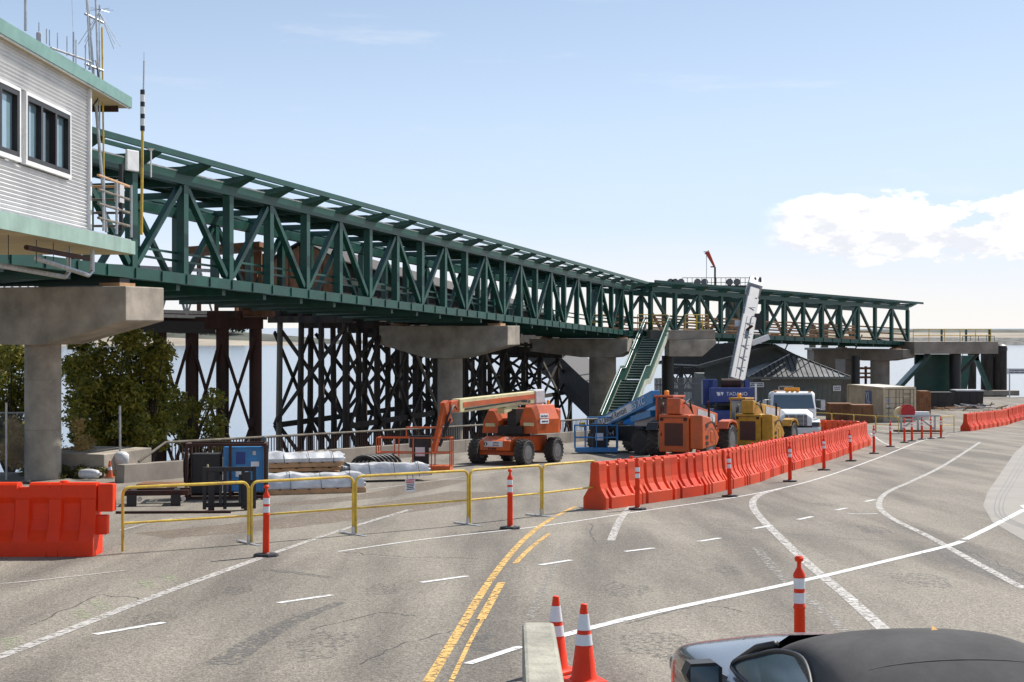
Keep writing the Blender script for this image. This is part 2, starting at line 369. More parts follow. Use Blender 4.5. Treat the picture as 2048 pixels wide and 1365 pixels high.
strip('road_marking', [(676, 1104), (860, 1078), (1090, 1052), (1290, 1022), (1500, 990), (1640, 957), (1760, 915), (1850, 880), (1900, 872)], .07, W, .005)
strip('road_marking', [(240, 1062), (330, 1040), (420, 1033)], .09, WW)
strip('road_marking', [(700, 985), (900, 958), (1110, 928)], .08, WW)
for a in ([(190, 1270), (328, 1246)], [(556, 1207), (664, 1191)], [(842, 1166), (935, 1153)], [(1080, 1131), (1143, 1121)], [(1250, 1104), (1308, 1097)], [(1396, 1084), (1440, 1077)],
          [(1508, 1058), (1543, 1052)], [(1596, 1040), (1625, 1034)], [(1672, 1021), (1693, 1017)], [(1730, 1004), (1750, 1000)], [(935, 1329), (1042, 1294)], [(1698, 1199), (1714, 1201)]):
    strip('lane_dash', a, .11, W)
strip('road_marking', [(1222, 1082), (1240, 1040), (1262, 1014)], .15, WW)
strip('road_marking', [(1770, 1262), (1690, 1190), (1618, 1130), (1560, 1075), (1520, 1035), (1505, 1008), (1520, 990), (1560, 978)], .17, WW, .0045)
strip('road_marking', [(2048, 1178), (1950, 1125), (1860, 1075), (1780, 1035), (1758, 1010), (1775, 985), (1830, 960), (1890, 930), (1960, 885)], .14, WW, .0045)
strip('road_marking', [(1695, 1028), (1725, 1029), (1755, 1028)], .07, W)
strip('road_marking', [(1740, 866), (1800, 897), (1990, 902)], .06, W)
strip('centre_line', [(856, 1365), (910, 1276), (955, 1200), (1000, 1135), (1050, 1078), (1100, 1040), (1150, 1014)], .11, YL)
strip('centre_line', [(902, 1365), (945, 1275), (985, 1205)], .05, YL)
strip('centre_line', [(962, 1240), (1003, 1166)], .11, YL, .008)
strip('centre_line', [(1030, 1128), (1060, 1098), (1098, 1068)], .09, YL)
# crack sealing and patches
for pix, w in (([(1060, 1238), (1095, 1160), (1130, 1086)], .12), ([(1130, 1082), (1330, 1088), (1512, 1096)], .05), ([(1512, 1096), (1560, 1150), (1630, 1210), (1690, 1262)], .16),
               ([(740, 1112), (900, 1126), (1060, 1136)], .06), ([(960, 1193), (1060, 1193)], .05), ([(1400, 1058), (1600, 1072), (1900, 1090), (2048, 1092)], .03)):
    strip('crack_seal', pix, w, M_PATCHL, .003)
for pix, w, w2 in (([(985, 1270), (955, 1280), (965, 1300), (1040, 1300)], .2, .16), ([(440, 1330), (560, 1255), (680, 1205)], .4, .15), ([(530, 1140), (590, 1146), (660, 1156)], .25, .12),
                   ([(1895, 1092), (1930, 1120), (2048, 1165)], .5, .7)):
    strip('tar_patch', pix, w, M_PATCH, .0025, w2)
M_CRACK = paint_mat('dark_crack', (.06, .056, .05), .47)
def crack(pix, w=.018, seed=1):
    r = random.Random(seed); q = []
    for (x0, y0), (x1, y1) in zip(pix, pix[1:]):
        for k in range(7): f = k / 7; q.append((x0 + (x1 - x0) * f + r.uniform(-5, 5), y0 + (y1 - y0) * f + r.uniform(-1.6, 1.6)))
    strip('crack', q + [pix[-1]], w, M_CRACK, .0035)
for i_, pp_ in enumerate(([(1400, 1055), (1650, 1074), (1900, 1089)], [(1890, 1092), (1960, 1112), (2060, 1156)], [(1185, 1046), (1180, 1068), (1192, 1084)], [(690, 1105), (790, 1114), (960, 1118)], [(1130, 1050), (1300, 1047), (1480, 1052)],
                          [(60, 1250), (200, 1190), (300, 1200)], [(620, 1260), (760, 1225), (830, 1232)], [(1250, 1250), (1400, 1210), (1500, 1225)], [(1650, 985), (1800, 1000), (1960, 1005)], [(720, 1330), (800, 1290), (905, 1262)])): crack(pp_, .02, i_)
M_OIL = paint_mat('oil_stain', (.12, .112, .1), .56)
for i_, (px_, py_, s_) in enumerate(((300, 1240, .5), (640, 1290, .7), (1250, 1180, .6), (1450, 1140, .5), (1330, 1290, .8), (1750, 1060, .6), (1840, 1160, .7), (760, 1180, .5), (480, 1180, .4), (1650, 1010, .5))):
    c_ = gp(px_, py_); b = MB(); r_ = random.Random(i_); vs_ = []
    for k in range(14): a_ = 2 * math.pi * k / 14; q_ = s_ * r_.uniform(.6, 1.1); x_, y_ = c_.x + q_ * .6 * math.cos(a_), c_.y + q_ * 1.5 * math.sin(a_); vs_.append((x_, y_, gz(y_) + .0018))
    b.add(vs_, [tuple(range(14))]); struct(b.build('oil_stain', M_OIL, fix=False))
# concrete slab of the neighbouring lane on the right, with its steel slot rails
M_SLAB = mat('pale_concrete_slab', (.275, .252, .218), .85, n=.07, scale=.8, bump=.15, bscale=30)
pix = [(2300, 1180), (2048, 1082), (1985, 1045), (1966, 1012), (1975, 985), (2030, 905), (2060, 880), (2300, 880)]
b = MB(); ps = [gp(*p) for p in pix]; b.add([(p.x, p.y, gz(p.y) + .004) for p in ps], [tuple(range(len(ps)))]); struct(b.build('concrete_apron', M_SLAB, fix=False))
for dx in (0, 9, 17):
    strip('slot_rail', [(2062 + dx, 1062), (1996 + dx, 1034), (1992 + dx, 1000), (2012 + dx, 965), (2060 + dx, 885)], .022, M_RIM, .008)
b = MB(); ps = [gp(*p) for p in [(2040, 1012), (2075, 1006), (2075, 1032), (2052, 1034), (2052, 1022)]]; b.add([(p.x, p.y, gz(p.y) + .009) for p in ps], [tuple(range(5))]); struct(b.build('road_marking', W, fix=False))
# green survey paint dabs on the asphalt
M_GRDAB = paint_mat('green_survey_paint', (.36, .42, .24), .56)
for a in ([(14, 1275), (36, 1300)], [(155, 1220), (170, 1238)], [(195, 1200), (212, 1220)], [(290, 1162), (308, 1178)], [(332, 1150), (350, 1166)]):
    strip('survey_mark', a, .22, M_GRDAB, .005)
# dirt swept over the closed part of the yard
M_DIRT = paint_mat('brown_dirt', (.20, .15, .105), .5)
strip('dirt', [(300, 1072), (520, 1052), (760, 1020), (980, 985)], 1.3, M_DIRT, .002, 2.2)
strip('dirt', [(560, 1010), (760, 990), (900, 960)], .8, M_DIRT, .0022, 1.4)
# -------- far shores
def mound(name, pts, depth, m):
    b = MB(); n = len(pts); vs = []
    for x, y, zt in pts: vs += [(x, y - depth * .5, WZ - .2), (x, y - depth * .15, WZ + (zt - WZ) * .55), (x, y + depth * .1, zt), (x, y + depth, WZ - .2)]
    b.add(vs, [(4 * i + k, 4 * i + k + 1, 4 * i + 5 + k, 4 * i + 4 + k) for i in range(n - 1) for k in range(3)]); return struct(b.build(name, m, smooth=True))
M_SAND = mat('sandy_spit', (.33, .28, .21), .95, n=.15, scale=.03)
M_ROCK = mat('riprap', (.13, .125, .11), .95, n=.4, scale=.25, bump=.8, bscale=.8)
M_HILL = mat('scrub_hill', (.085, .09, .065), .95, n=.3, scale=.05)
rnd = random.Random(3)
mound('breakwater', [(215 + 40 * i, 830, -3.2 + rnd.uniform(-.3, .3)) for i in range(20)], 60, M_ROCK)
mound('spit', [(180 + 45 * i, 960, -.9 + rnd.uniform(-.2, .2)) for i in range(22)], 120, M_SAND)
mound('hills', [(215 + 30 * i, 1120, (1.2 + rnd.uniform(-.5, .6)) if i else -6) for i in range(34)], 120, M_HILL)
mound('beach', [(-560 + 40 * i, 820, -1.6 if i < 9 else -1.6 - (i - 8) * 1.6) for i in range(12)], 90, M_SAND)
mound('headland', [(-560 + 30 * i, 900, 4.4 + rnd.uniform(-.5, .5) if i < 12 else 4.4 - (i - 11) * 2.4) for i in range(17)], 120, M_HILL)
def leaf_cloud(name, blobs, n, size, m, parent=None, seed=1):
    r = random.Random(seed); b = MB(); tot = sum(q[3] * q[4] * q[5] for q in blobs)
    for cx, cy, cz, rx, ry, rz_ in blobs:
        for _ in range(max(6, int(n * rx * ry * rz_ / tot))):
            while True:
                u = Vector((r.uniform(-1, 1), r.uniform(-1, 1), r.uniform(-1, 1)))
                if .15 < u.length < 1: break
            u *= (.55 + .45 * r.random()) / max(u.length, .4) ** .35
            p = Vector((cx + u.x * rx, cy + u.y * ry, cz + u.z * rz_)); s_ = size * r.uniform(.6, 1.35)
            d = Vector((r.gauss(0, 1), r.gauss(0, 1), r.gauss(0, .7))).normalized(); e = d.cross(Vector((r.gauss(0, 1), r.gauss(0, 1), r.gauss(0, 1)))).normalized()
            b.add([p - d * s_, p + e * s_ * .42, p + d * s_, p - e * s_ * .42], [(0, 1, 2, 3)])
    return b.build(name, m, parent, fix=False)
M_FARTREE = leaf_mat('far_foliage', (.02, .035, .018), (.05, .07, .035))
o = leaf_cloud('far_wood', [(-440 + 12.5 * i + rnd.uniform(-5, 5), 900, 4 + rnd.uniform(0, 3), 12, 10, rnd.uniform(4, 7)) for i in range(22)] , 9000, 1.6, M_FARTREE, seed=5)
o['kind'] = 'stuff'; tag(o, 'dark wood on the low headland across the water', 'wood')
# ================================================================ THE FOOTBRIDGE
def truss(name, label, A, B, zA, zB, n, k0, wood):
    """covered truss footbridge, near lower chord from A to B (plan points), far side 5.5 m to the left; k0 = 0 when panel point 0 is a top node"""
    H, WD = 3.5, 5.5
    t = thing(name, label, 'footbridge', (0, 0, 0), tilt=False)
    A = Vector((*A, zA)); B = Vector((*B, zB)); d = (B - A) / n; dh = Vector((d.x, d.y, 0)).normalized(); out = Vector((dh.y, -dh.x, 0))
    far = -out * WD; up = Vector((0, 0, 1))
    for si, off in enumerate((Vector((0, 0, 0)), far)):
        MB().beam(A + off + up * .17, B + off + up * .17, .30, .34).build('bottom_chord', M_GREEN, t)
        MB().beam(A + off + up * (H - .17), B + off + up * (H - .17), .32, .36).build('top_chord', M_GREEN, t)
        for i in range(n + 1):
            p = A + d * i + off
            MB().beam(p + up * .343, p + up * (H - .353), .27, .27, dh).build('vertical', M_GREEN, t)
            if i < n:
                top_first = (i + k0) % 2 == 0
                p0 = A + d * i + off; p1 = p0 + d
                a = p0 + up * (H - .45 if top_first else .45) + d * .07; c = p1 + up * (.45 if top_first else H - .45) - d * .07
                MB().beam(a, c, .17, .2, out).build('diagonal', M_GREEN, t)
            if si == 0:                                  # short stiffener plates on the outer face of the lower chord
                for q in (.0, .5):
                    pp = p + d * q
                    if i < n or q == 0: MB().box((pp.x + out.x * .17, pp.y + out.y * .17, pp.z + .17), (.05, .04, .3), math.atan2(d.y, d.x)).build('stiffener', M_GREEN, t)
        for hz in (.75, 1.0) if not wood else ():
            MB().beam(A + off - out * .2 + up * hz, B + off - out * .2 + up * hz, .05, .07).build('guard_rail', M_GREEN, t)
        if wood:
            for hz in (.55, 1.0, 1.45):
                for i in range(n):
                    p = A + d * i + off + up * (hz + rnd.uniform(-.03, .03)) - out * (.2 if si == 0 else -.2)
                    MB().beam(p + d * .02, p + d * .99, .05, .13).build('timber_rail', M_WOOD, t)
    # floor and roof
    for i in range(n + 1):
        p = A + d * i
        MB().beam(p + up * .02 + far * .03, p + far * .97 + up * .02, .22, .42).build('floor_beam', M_GREEN, t)
        MB().beam(p + up * (H + .12) + out * .0, p + far + up * (H + .12), .2, .22).build('roof_beam', M_GREEN, t)
        for q in (0,):
            pp = p + d * q
            for s_, o0 in ((1, Vector((0, 0, 0))), (-1, far)):
                a0 = pp + o0 + up * (H + .05); a1 = a0 + out * (1.0 * s_) + up * .24
                b = MB(); h0, h1 = .15, .05; w_ = dh * .55
                b.add([a0 - w_ - up * h0, a0 + w_ - up * h0, a0 + w_ + up * .09, a0 - w_ + up * .09, a1 - w_ * .25 - up * h1, a1 + w_ * .25 - up * h1, a1 + w_ * .25 + up * .06, a1 - w_ * .25 + up * .06],
                      [(3, 2, 1, 0), (4, 5, 6, 7), (0, 1, 5, 4), (1, 2, 6, 5), (2, 3, 7, 6), (3, 0, 4, 7)]); b.build('outrigger', M_GREEN, t)
    for k in range(1, 6):
        o_ = far * (k + .5) / 7
        MB().beam(A + o_ + up * (H + .31), B + o_ + up * (H + .31), .1, .14).build('purlin', M_GREEN, t)
    for s_, o0 in ((1, Vector((0, 0, 0))), (-1, far)):
        MB().beam(A + o0 + out * (1.08 * s_) + up * (H + .3) - d * .3, B + o0 + out * (1.08 * s_) + up * (H + .3) + d * .3, .1, .18).build('eave_beam', M_GREEN, t)
        MB().beam(A + o0 + out * (.42 * s_) + up * (H + .27), B + o0 + out * (.42 * s_) + up * (H + .27), .09, .12).build('purlin', M_GREEN, t)
        MB().beam(A + o0 + out * (.1 * s_) + up * (H + .035), B + o0 + out * (.1 * s_) + up * (H + .035), .09, .05).build('gutter_flashing', M_GALV, t)
    b = MB(); e = up * (H + .40); q = [A + e + far * .3, B + e + far * .3, B + e + far * .8, A + e + far * .8]
    b.add(q + [v + up * .05 for v in q], [(3, 2, 1, 0), (4, 5, 6, 7), (0, 1, 5, 4), (1, 2, 6, 5), (2, 3, 7, 6), (3, 0, 4, 7)]); b.build('roof_deck', M_GREEN, t)
    b = MB(); e = up * .27; q = [A + e + far * .05, B + e + far * .05, B + e + far * .95, A + e + far * .95]
    b.add(q + [v + up * .08 for v in q], [(3, 2, 1, 0), (4, 5, 6, 7), (0, 1, 5, 4), (1, 2, 6, 5), (2, 3, 7, 6), (3, 0, 4, 7)]); b.build('floor_deck', M_DKWALL if not wood else M_PLY, t)
    for i in range(n):                                   # lateral bracing under the floor
        p = A + d * i; MB().beam(p + far * .05 - up * .1, p + d + far * .95 - up * .1, .1, .1).build('lateral_brace', M_GREEN, t)
    return t
TD = .3345
def tl(y): return Vector((-25.516 + TD * y, y, HC + 1.353 - .0347 * (y - 45.07)))    # near lower edge of the long span
a, e = tl(45.07 - 4 * 2.7), tl(45.07 + 21 * 2.7)
truss('covered_footbridge', 'long dark green covered steel truss footbridge over the yard', a.xy, e.xy, a.z, e.z, 25, 0, False)
truss('covered_footbridge', 'shorter green covered truss span with timber rails beyond the stair', (9.95, 102.15), (35.6, 128), HC - .56, HC - 1.62, 13, 0, True)
# -------- hammerhead piers
TDIR = Vector((TD, 1, 0)).normalized(); TOUT = Vector((TDIR.y, -TDIR.x, 0))
def pier(label, base, out, ztop, zg, c0, c1, cc, r, m, dend=1.0, dmid=1.7, wd=2.0):
    t = thing('bridge_pier', label, 'pier', (base.x, base.y, zg), math.atan2(out.y, out.x), tilt=False)
    zt = ztop - zg; b = MB()
    poly = [(-c0, zt), (-c0, zt - dend), (cc + r * 1.3, zt - dmid), (cc - r * 1.3, zt - dmid), (-c1, zt - dend), (-c1, zt)]
    poly = [(c0, zt), (c0, zt - dend), (-cc + r * 1.35, zt - dmid), (-cc - r * 1.35, zt - dmid), (-c1, zt - dend), (-c1, zt)]
    b.prism(poly, -wd / 2, wd / 2, 'Y'); b.build('cap_beam', m, t, bevel=.03)
    MB().lathe([(r, -.6), (r, zt - dmid + .01)], 40, (-cc, 0, 0)).build('column', m, t, smooth='auto')
    for q in (0, -5.5): MB().box((q - .15, 0, zt + .06), (.7, .8, .12)).build('timber_packing', M_WOOD, t); MB().box((q - .15, 0, zt + .19), (.5, .5, .14)).build('bearing', M_BLK, t)
    for z in (1.5, 3.0):
        MB().lathe([(r + .002, z), (r + .004, z + .01), (r + .002, z + .02)], 40, (-cc, 0, 0)).build('form_joint', M_CONC_D, t)
    return t
p1, p2, p3 = tl(41.9), tl(74.3), tl(99.6)
pier('stained concrete hammerhead pier beside the leafy trees', p1, TOUT, p1.z - .28, gz(43), .8, 6.4, 2.75, .53, M_CONC)
pier('concrete hammerhead pier behind the orange boom lift', p2, TOUT, p2.z - .26, gz(75), .8, 6.4, 2.75, .66, M_CONC)
pier('concrete pier with thick column left of the green stair', p3, TOUT, p3.z - .26, gz(100), .5, 6.6, 1.5, .95, M_CONC, .9, 1.3)
e2 = Vector((34.3, 126.7, 0)); o2 = Vector((.71, -.705, 0))
pier('concrete pier at the far end of the shorter footbridge span', e2, o2, HC - 1.95, gz(127), 1.2, 7.2, 1.7, .85, M_CONC_D, .75, 1.05)
# footing block beside the first pier
b = MB(); b.box((0, 0, .35), (2.6, 2.6, 1.1)); t = b.build('pier_footing', M_CONC, bevel=.02); place(t, gp(160, 958) + V(-.2, 2.0, -.2), math.atan2(TOUT.y, TOUT.x), False)
tag(t, 'low concrete footing block at the base of the first pier', 'footing')
# concrete landing between the spans
def landing():
    t = thing('concrete_landing', 'concrete landing block at the head of the green stair', 'landing', (12.2, 104.0, 0), tilt=False)
    zt = 2.62
    MB().box((-.6, .6, zt - .35), (5.2, 4.4, .7), R(20)).build('slab', M_CONC_D, t, bevel=.03)
    b = MB(); b.prism([(-.9, zt - .7), (2.5, zt - .7), (2.5, zt - 1.0), (1.5, zt - 1.9), (-.9, zt - 1.9)], -1.6, 1.4, 'Y'); b.build('corbel', M_CONC, t, bevel=.03)
    MB().lathe([(.45, -4.2), (.45, zt - 1.9)], 24, (-.7, 1.0, 0)).build('steel_column', M_BLK, t, smooth='auto')
    for x0, y0, x1, y1 in ((-3.2, -2.2, -1.0, -1.6), (.3, -1.3, 2.0, -.9), (2.0, -.9, 1.6, 2.0), (-6.5, -1.9, -4.9, -2.0)):
        b = MB()
        for z in (zt + .55, zt + 1.1): b.tube([(x0, y0, z), (x1, y1, z)], .03)
        for k in range(3): f = k / 2; b.tube([(x0 + (x1 - x0) * f, y0 + (y1 - y0) * f, zt), (x0 + (x1 - x0) * f, y0 + (y1 - y0) * f, zt + 1.1)], .03)
        b.build('yellow_railing', M_YEL, t)
landing()
def end_platform():
    t = thing('end_platform', 'concrete end platform with yellow railings at the right end of the footbridge', 'platform', (35.5, 127.5, 0), tilt=False)
    z = 1.55; d = Vector((.80, .60, 0)); rz = math.atan2(.6, .8)
    MB().box((3.6, 1.0, z - .55), (8.2, 4.2, 1.1), R(12)).build('slab', M_CONC_D, t, bevel=.04)
    MB().lathe([(.5, -5.7), (.5, z - 1.1)], 24, (4.3, .2, 0)).build('steel_column', M_BLK, t, smooth='auto')
    MB().beam((4.7, .4, z - 3), (6.6, .8, z - 1.1), .2, .2).build('knee_brace', M_BLK, t)
    b = MB()
    for hz in (.55, 1.1): b.tube([(0, -1.7, z + hz), (7.4, -.1, z + hz)], .035); b.tube([(7.4, -.1, z + hz), (6.6, 3.6, z + hz)], .035)
    for k in range(6): b.tube([(k * 1.48, -1.7 + .32 * k, z), (k * 1.48, -1.7 + .32 * k, z + 1.12)], .035)
    b.build('yellow_railing', M_YEL, t)
    for x in (3.2, 5.4, 7.5): MB().box((x, .6, z + .55), (.16, .16, 1.15)).build('bollard', M_GREEN, t)
    # gangway stair hanging below towards the dock
    MB().beam((2.2, 1.2, z - 1.2), (-1.2, 1.6, z - 5.0), 2.6, .3).build('gangway', M_GREEN, t)
    MB().box((3.0, 2.5, z - 2.9), (3.4, .3, 3.4)).build('gangway_panel', M_GREEN, t)
end_platform()
# -------- green stair
def stair():
    T = Vector((10.55, 103.0, 2.62)); Bt = Vector((6.45, 90.2, gz(90.2)))
    t = thing('steel_stair', 'long dark green steel stair with pale stringers rising to the footbridge landing', 'stair', (0, 0, 0), tilt=False)
    d = (T - Bt); dh = Vector((d.x, d.y, 0)); L = dh.length; dh.normalize(); s_ = Vector((dh.y, -dh.x, 0)); rise = d.z; up = Vector((0, 0, 1)); Wd = .85
    n = 38; land = 1.3; run = (L - land) / n; mid = 17
    def pos(k): return Bt + dh * (run * k + (land if k > mid else 0)) + up * (rise * k / n)
    rz = math.atan2(dh.y, dh.x)
    tm = MB().box((0, 0, 0), (run + .03, 2 * Wd, .045)).mesh('tread'); tm.materials.append(M_GREEN)
    nm = MB().box((0, 0, 0), (.035, 2 * Wd, .05)).mesh('nosing'); nm.materials.append(M_STAIR_L)
    for k in range(1, n):
        p = pos(k) + dh * run * .5
        o = bpy.data.objects.new('tread', tm); col.objects.link(o); o.parent = t; o.location = p; o.rotation_euler = (0, 0, rz)
        q = bpy.data.objects.new('nosing', nm); col.objects.link(q); q.parent = o; q.location = (-run / 2 - .035, 0, 0)
        MB().box(p + dh * (run * .5 - .01) + up * (rise / n * .5), (.012, 2 * Wd, rise / n - .05), rz).build('riser', M_GREEN, t)
    pm = pos(mid) + dh * (run + land / 2) ; MB().box(pm, (land, 2 * Wd, .06), rz).build('landing_plate', M_GREEN, t)
    path = [pos(0), pos(mid), pos(mid) + dh * land, pos(n)]
    for sd in (-1, 1):
        o_ = s_ * (sd * (Wd + .04))
        for a, c in zip(path, path[1:]):
            MB().beam(a + o_ + up * .02, c + o_ + up * .02, .06, .36).build('stringer', M_STAIR_L, t)
            b = MB(); i_ = -s_ * (sd * .05); w_ = s_ * .012
            q = [a + o_ + i_ + up * .18, c + o_ + i_ + up * .18, c + o_ + i_ + up * 1.05, a + o_ + i_ + up * 1.05]
            b.add([v - w_ for v in q] + [v + w_ for v in q], [(0, 1, 2, 3), (7, 6, 5, 4), (0, 4, 5, 1), (1, 5, 6, 2), (2, 6, 7, 3), (3, 7, 4, 0)]); b.build('guard_panel', M_GREEN, t)
        b = MB(); b.tube([p + o_ + up * 1.1 for p in path], .035); b.build('handrail', M_GREEN_L, t)
        b = MB(); b.tube([p + o_ - s_ * (sd * .1) + up * .92 for p in path], .025); b.build('handrail', M_GALV, t)
    for k in (0,): pass
    return t
stair()
def old_ramp():
    t = thing('concrete_ramp', 'pale sloping concrete ramp left of the thick pier column', 'ramp', (0, 0, 0), tilt=False)
    a, c = at(1085, 688, 112), at(1215, 812, 106); MB().beam(a, c, 2.6, 2.2).build('ramp_body', mat('dark_grey_concrete', (.13, .13, .135), .8, n=.12), t); MB().beam(a + V(.4, .6, 1.14), c + V(.4, .6, 1.14), 1.7, .08).build('ramp_deck', M_CONC, t)
old_ramp()
# ================================================================ OLD WALKWAY ON ITS TRESTLE, SEA WALL
def x_brace(b, p0, p1, z0, z1, w=.22, t=.1):
    b.beam((p0.x, p0.y, z0), (p1.x, p1.y, z1), t, w); return b
def trestle():
    t = thing('timber_trestle', 'dark creosoted timber trestle with crossed braces standing in the water', 'trestle', (0, 0, 0), tilt=False)
    A = at(556, 655, 73); B = A + V(.3345, 1, 0) * 39.0; n = 10; d = (B - A) / n; dh = Vector((d.x, d.y, 0)).normalized(); lf = Vector((-dh.y, dh.x, 0)); lf = -lf
    prev = None
    for i in range(n + 1):
        p = A + d * i; zt = 3.05 - 2.8 * i / n; ps = [p + lf * (1.27 * j) for j in range(4)]
        for j, q in enumerate(ps):
            q = q + V(rnd.uniform(-.15, .15), rnd.uniform(-.15, .15), 0)
            b = MB(); b.tube([(q.x, q.y, WZ - 1), (q.x + rnd.uniform(-.06, .06), q.y, (WZ + zt) / 2), (q.x, q.y, zt)], .18, 8, .15); b.build('pile', M_TIMG if (j == 0 and i in (0, 4, 7)) else M_CREO, t, smooth='auto')
        MB().beam((ps[0].x - lf.x * .5, ps[0].y - lf.y * .5, zt + .17), (ps[3].x + lf.x * .5, ps[3].y + lf.y * .5, zt + .17), .35, .35).build('cap_timber', M_CREO, t)
        for z0, z1 in ((WZ + .3, -2.3), (-2.0, zt - .3)):
            for u, w_ in ((0, 3),):
                MB().beam((ps[u].x - dh.x * .2, ps[u].y - dh.y * .2, z0), (ps[w_].x - dh.x * .2, ps[w_].y - dh.y * .2, z1), .1, .18).build('cross_brace', M_CREO, t)
                MB().beam((ps[u].x + dh.x * .2, ps[u].y + dh.y * .2, z1), (ps[w_].x + dh.x * .2, ps[w_].y + dh.y * .2, z0), .1, .18).build('cross_brace', M_CREO, t)
        if prev:
            for j in (0, 3):
                for z0, z1 in ((WZ + .5, -2.2), (-2.2, zt - .2)):
                    o_ = lf * (-.2 if j == 0 else .2); a, c = prev[j] + o_, ps[j] + o_
                    MB().beam((a.x, a.y, z0), (c.x, c.y, z1), .1, .19).build('cross_brace', M_CREO, t)
                    MB().beam((a.x, a.y, z1), (c.x, c.y, z0), .1, .19).build('cross_brace', M_CREO if (i % 3) else M_TIMG, t)
                MB().beam((prev[j].x, prev[j].y, -2.2), (ps[j].x, ps[j].y, -2.2), .14, .28).build('waling', M_CREO, t)
        prev = ps
    for j in range(4): MB().beam(A + lf * 1.27 * j + V(0, 0, 3.05 + .52 - HC), B + lf * 1.27 * j + V(0, 0, .25 + .52 - HC), .3, .36).build('stringer', M_CREO, t)
    return A, B, lf, dh
A_, B_, LF, DH = trestle()
def old_walkway():
    t = thing('old_walkway', 'old dark gabled timber walkway on the trestle behind the footbridge', 'walkway', (0, 0, 0), tilt=False)
    P0 = Vector((A_.x, A_.y, 3.78)) + DH * 1.0 - LF * .9; P1 = Vector((B_.x, B_.y, .95)) - LF * .9
    w = 3.8; s_ = LF; L = (P1 - P0); n = 13
    def sec(p, hs=2.5, hr=3.4): return [p, p + s_ * w, p + s_ * w + V(0, 0, hs), p + s_ * (w / 2) + V(0, 0, hr), p + V(0, 0, hs)]
    b = MB(); b.loft([sec(P0), sec(P1)], cap=False); b.build('cladding', M_DKWALL, t)
    b = MB(); q = sec(P0 + DH * .02); b.add(q, [(0, 1, 2, 3, 4)]); b.build('gable_wall', M_PLY, t)
    for k in range(6):
        f = (k + .5) / 6; p = P0 + s_ * (w * f) - DH * .04; h = 2.5 + .9 * (1 - abs(f - .5) * 2)
        MB().beam(p, p + V(0, 0, h), .1, .06, DH).build('stud', M_PLY, t)
    for sgn in (0, 1):
        a0 = P0 - DH * .3 + s_ * (w * sgn - (.25 if sgn == 0 else -.25)) + V(0, 0, 2.43); r0 = P0 - DH * .3 + s_ * (w / 2) + V(0, 0, 3.5)
        a1 = P1 + s_ * (w * sgn - (.25 if sgn == 0 else -.25)) + V(0, 0, 2.43); r1 = P1 + s_ * (w / 2) + V(0, 0, 3.5)
        b = MB(); b.add([a0, r0, r1, a1] + [v + V(0, 0, .07) for v in (a0, r0, r1, a1)], [(0, 1, 2, 3), (7, 6, 5, 4), (0, 4, 5, 1), (1, 5, 6, 2), (2, 6, 7, 3), (3, 7, 4, 0)]); b.build('roof_slope', M_DKWALL, t)
    for k in range(n * 2):
        p = P0 + L * (k / (n * 2)) - s_ * .04; MB().beam(p - V(0, 0, .3), p + V(0, 0, 2.5), .1, .12).build('wall_post', M_CREO, t)
    for k in range(9):
        p = P0 + L * (k / 30.) - s_ * .3; MB().beam(p + V(0, 0, -.25), p + s_ * .9 + V(0, 0, -.25), .16, .3).build('joist_end', M_WOOD if k % 3 else M_PLY, t)
    MB().beam(P0 - DH * 3.4 - s_ * .2 + V(0, 0, -.2), P0 - DH * .2 - s_ * .2 + V(0, 0, -.2), .12, .75).build('fascia_board', M_PLY, t)
old_walkway()
def shelter():
    t = thing('timber_shelter', 'open brown timber shelter at the end of the old walkway', 'shelter', (0, 0, 0), tilt=False)
    y = 61.0; z0 = 3.5
    for px in (398, 425, 475, 505, 520):
        p = at(px, 600, y); MB().beam((p.x, y + (.8 if px % 2 else 0), z0), (p.x, y + (.8 if px % 2 else 0), 6.1), .16, .16).build('post', M_PLY, t)
    a, c = at(362, 500, y), at(524, 488, y)
    b = MB(); q = [(a.x, y - .6, 6.0), (c.x, y - .6, 6.25), (c.x, y + 3, 6.25), (a.x, y + 3, 6.0)]
    b.add(q + [(x, yy, z + .22) for x, yy, z in q], [(3, 2, 1, 0), (4, 5, 6, 7), (0, 1, 5, 4), (1, 2, 6, 5), (2, 3, 7, 6), (3, 0, 4, 7)]); b.build('flat_roof', M_PLY, t)
    p, q_ = at(470, 600, y), at(512, 600, y); MB().box(((p.x + q_.x) / 2, y + 1.4, 4.8), (1.1, .1, 2.5)).build('wall_panel', M_PLY, t)
    MB().box((at(430, 600, y).x, y + 1, 3.4), (4.2, 3, .25)).build('floor', M_PLY, t)
shelter()
def bailey():
    t = thing('lattice_walkway', 'grey steel lattice temporary walkway behind the pier cap', 'walkway', (0, 0, 0), tilt=False)
    A = Vector((-24, 51.0, 3.55)); B = Vector((-12.6, 60.0, 3.25)); n = 12; d = (B - A) / n; up = V(0, 0, 1); nr = Vector((-d.y, d.x, 0)).normalized()
    for off in (Vector((0, 0, 0)), nr * 2.6):
        for z in (0, 1.95, .18): MB().beam(A + off + up * z, B + off + up * z, .12, .14).build('chord', M_GALV, t)
        for i in range(n):
            p = A + d * i + off; MB().beam(p, p + up * 1.95, .08, .08).build('vertical', M_GALV, t)
            MB().beam(p, p + d * .5 + up * 1.95, .06, .06).build('diagonal', M_GALV, t); MB().beam(p + d * .5 + up * 1.95, p + d, .06, .06).build('diagonal', M_GALV, t)
    b = MB(); q = [A, B, B + nr * 2.6, A + nr * 2.6]; b.add([v - up * .1 for v in q] + [v + up * .0 for v in q], [(3, 2, 1, 0), (4, 5, 6, 7), (0, 1, 5, 4), (1, 2, 6, 5), (2, 3, 7, 6), (3, 0, 4, 7)]); b.build('deck', M_BLK, t)
    MB().beam(A + up * -.45, B + up * -.45, .4, .5).build('girder', M_BLK, t)
bailey()
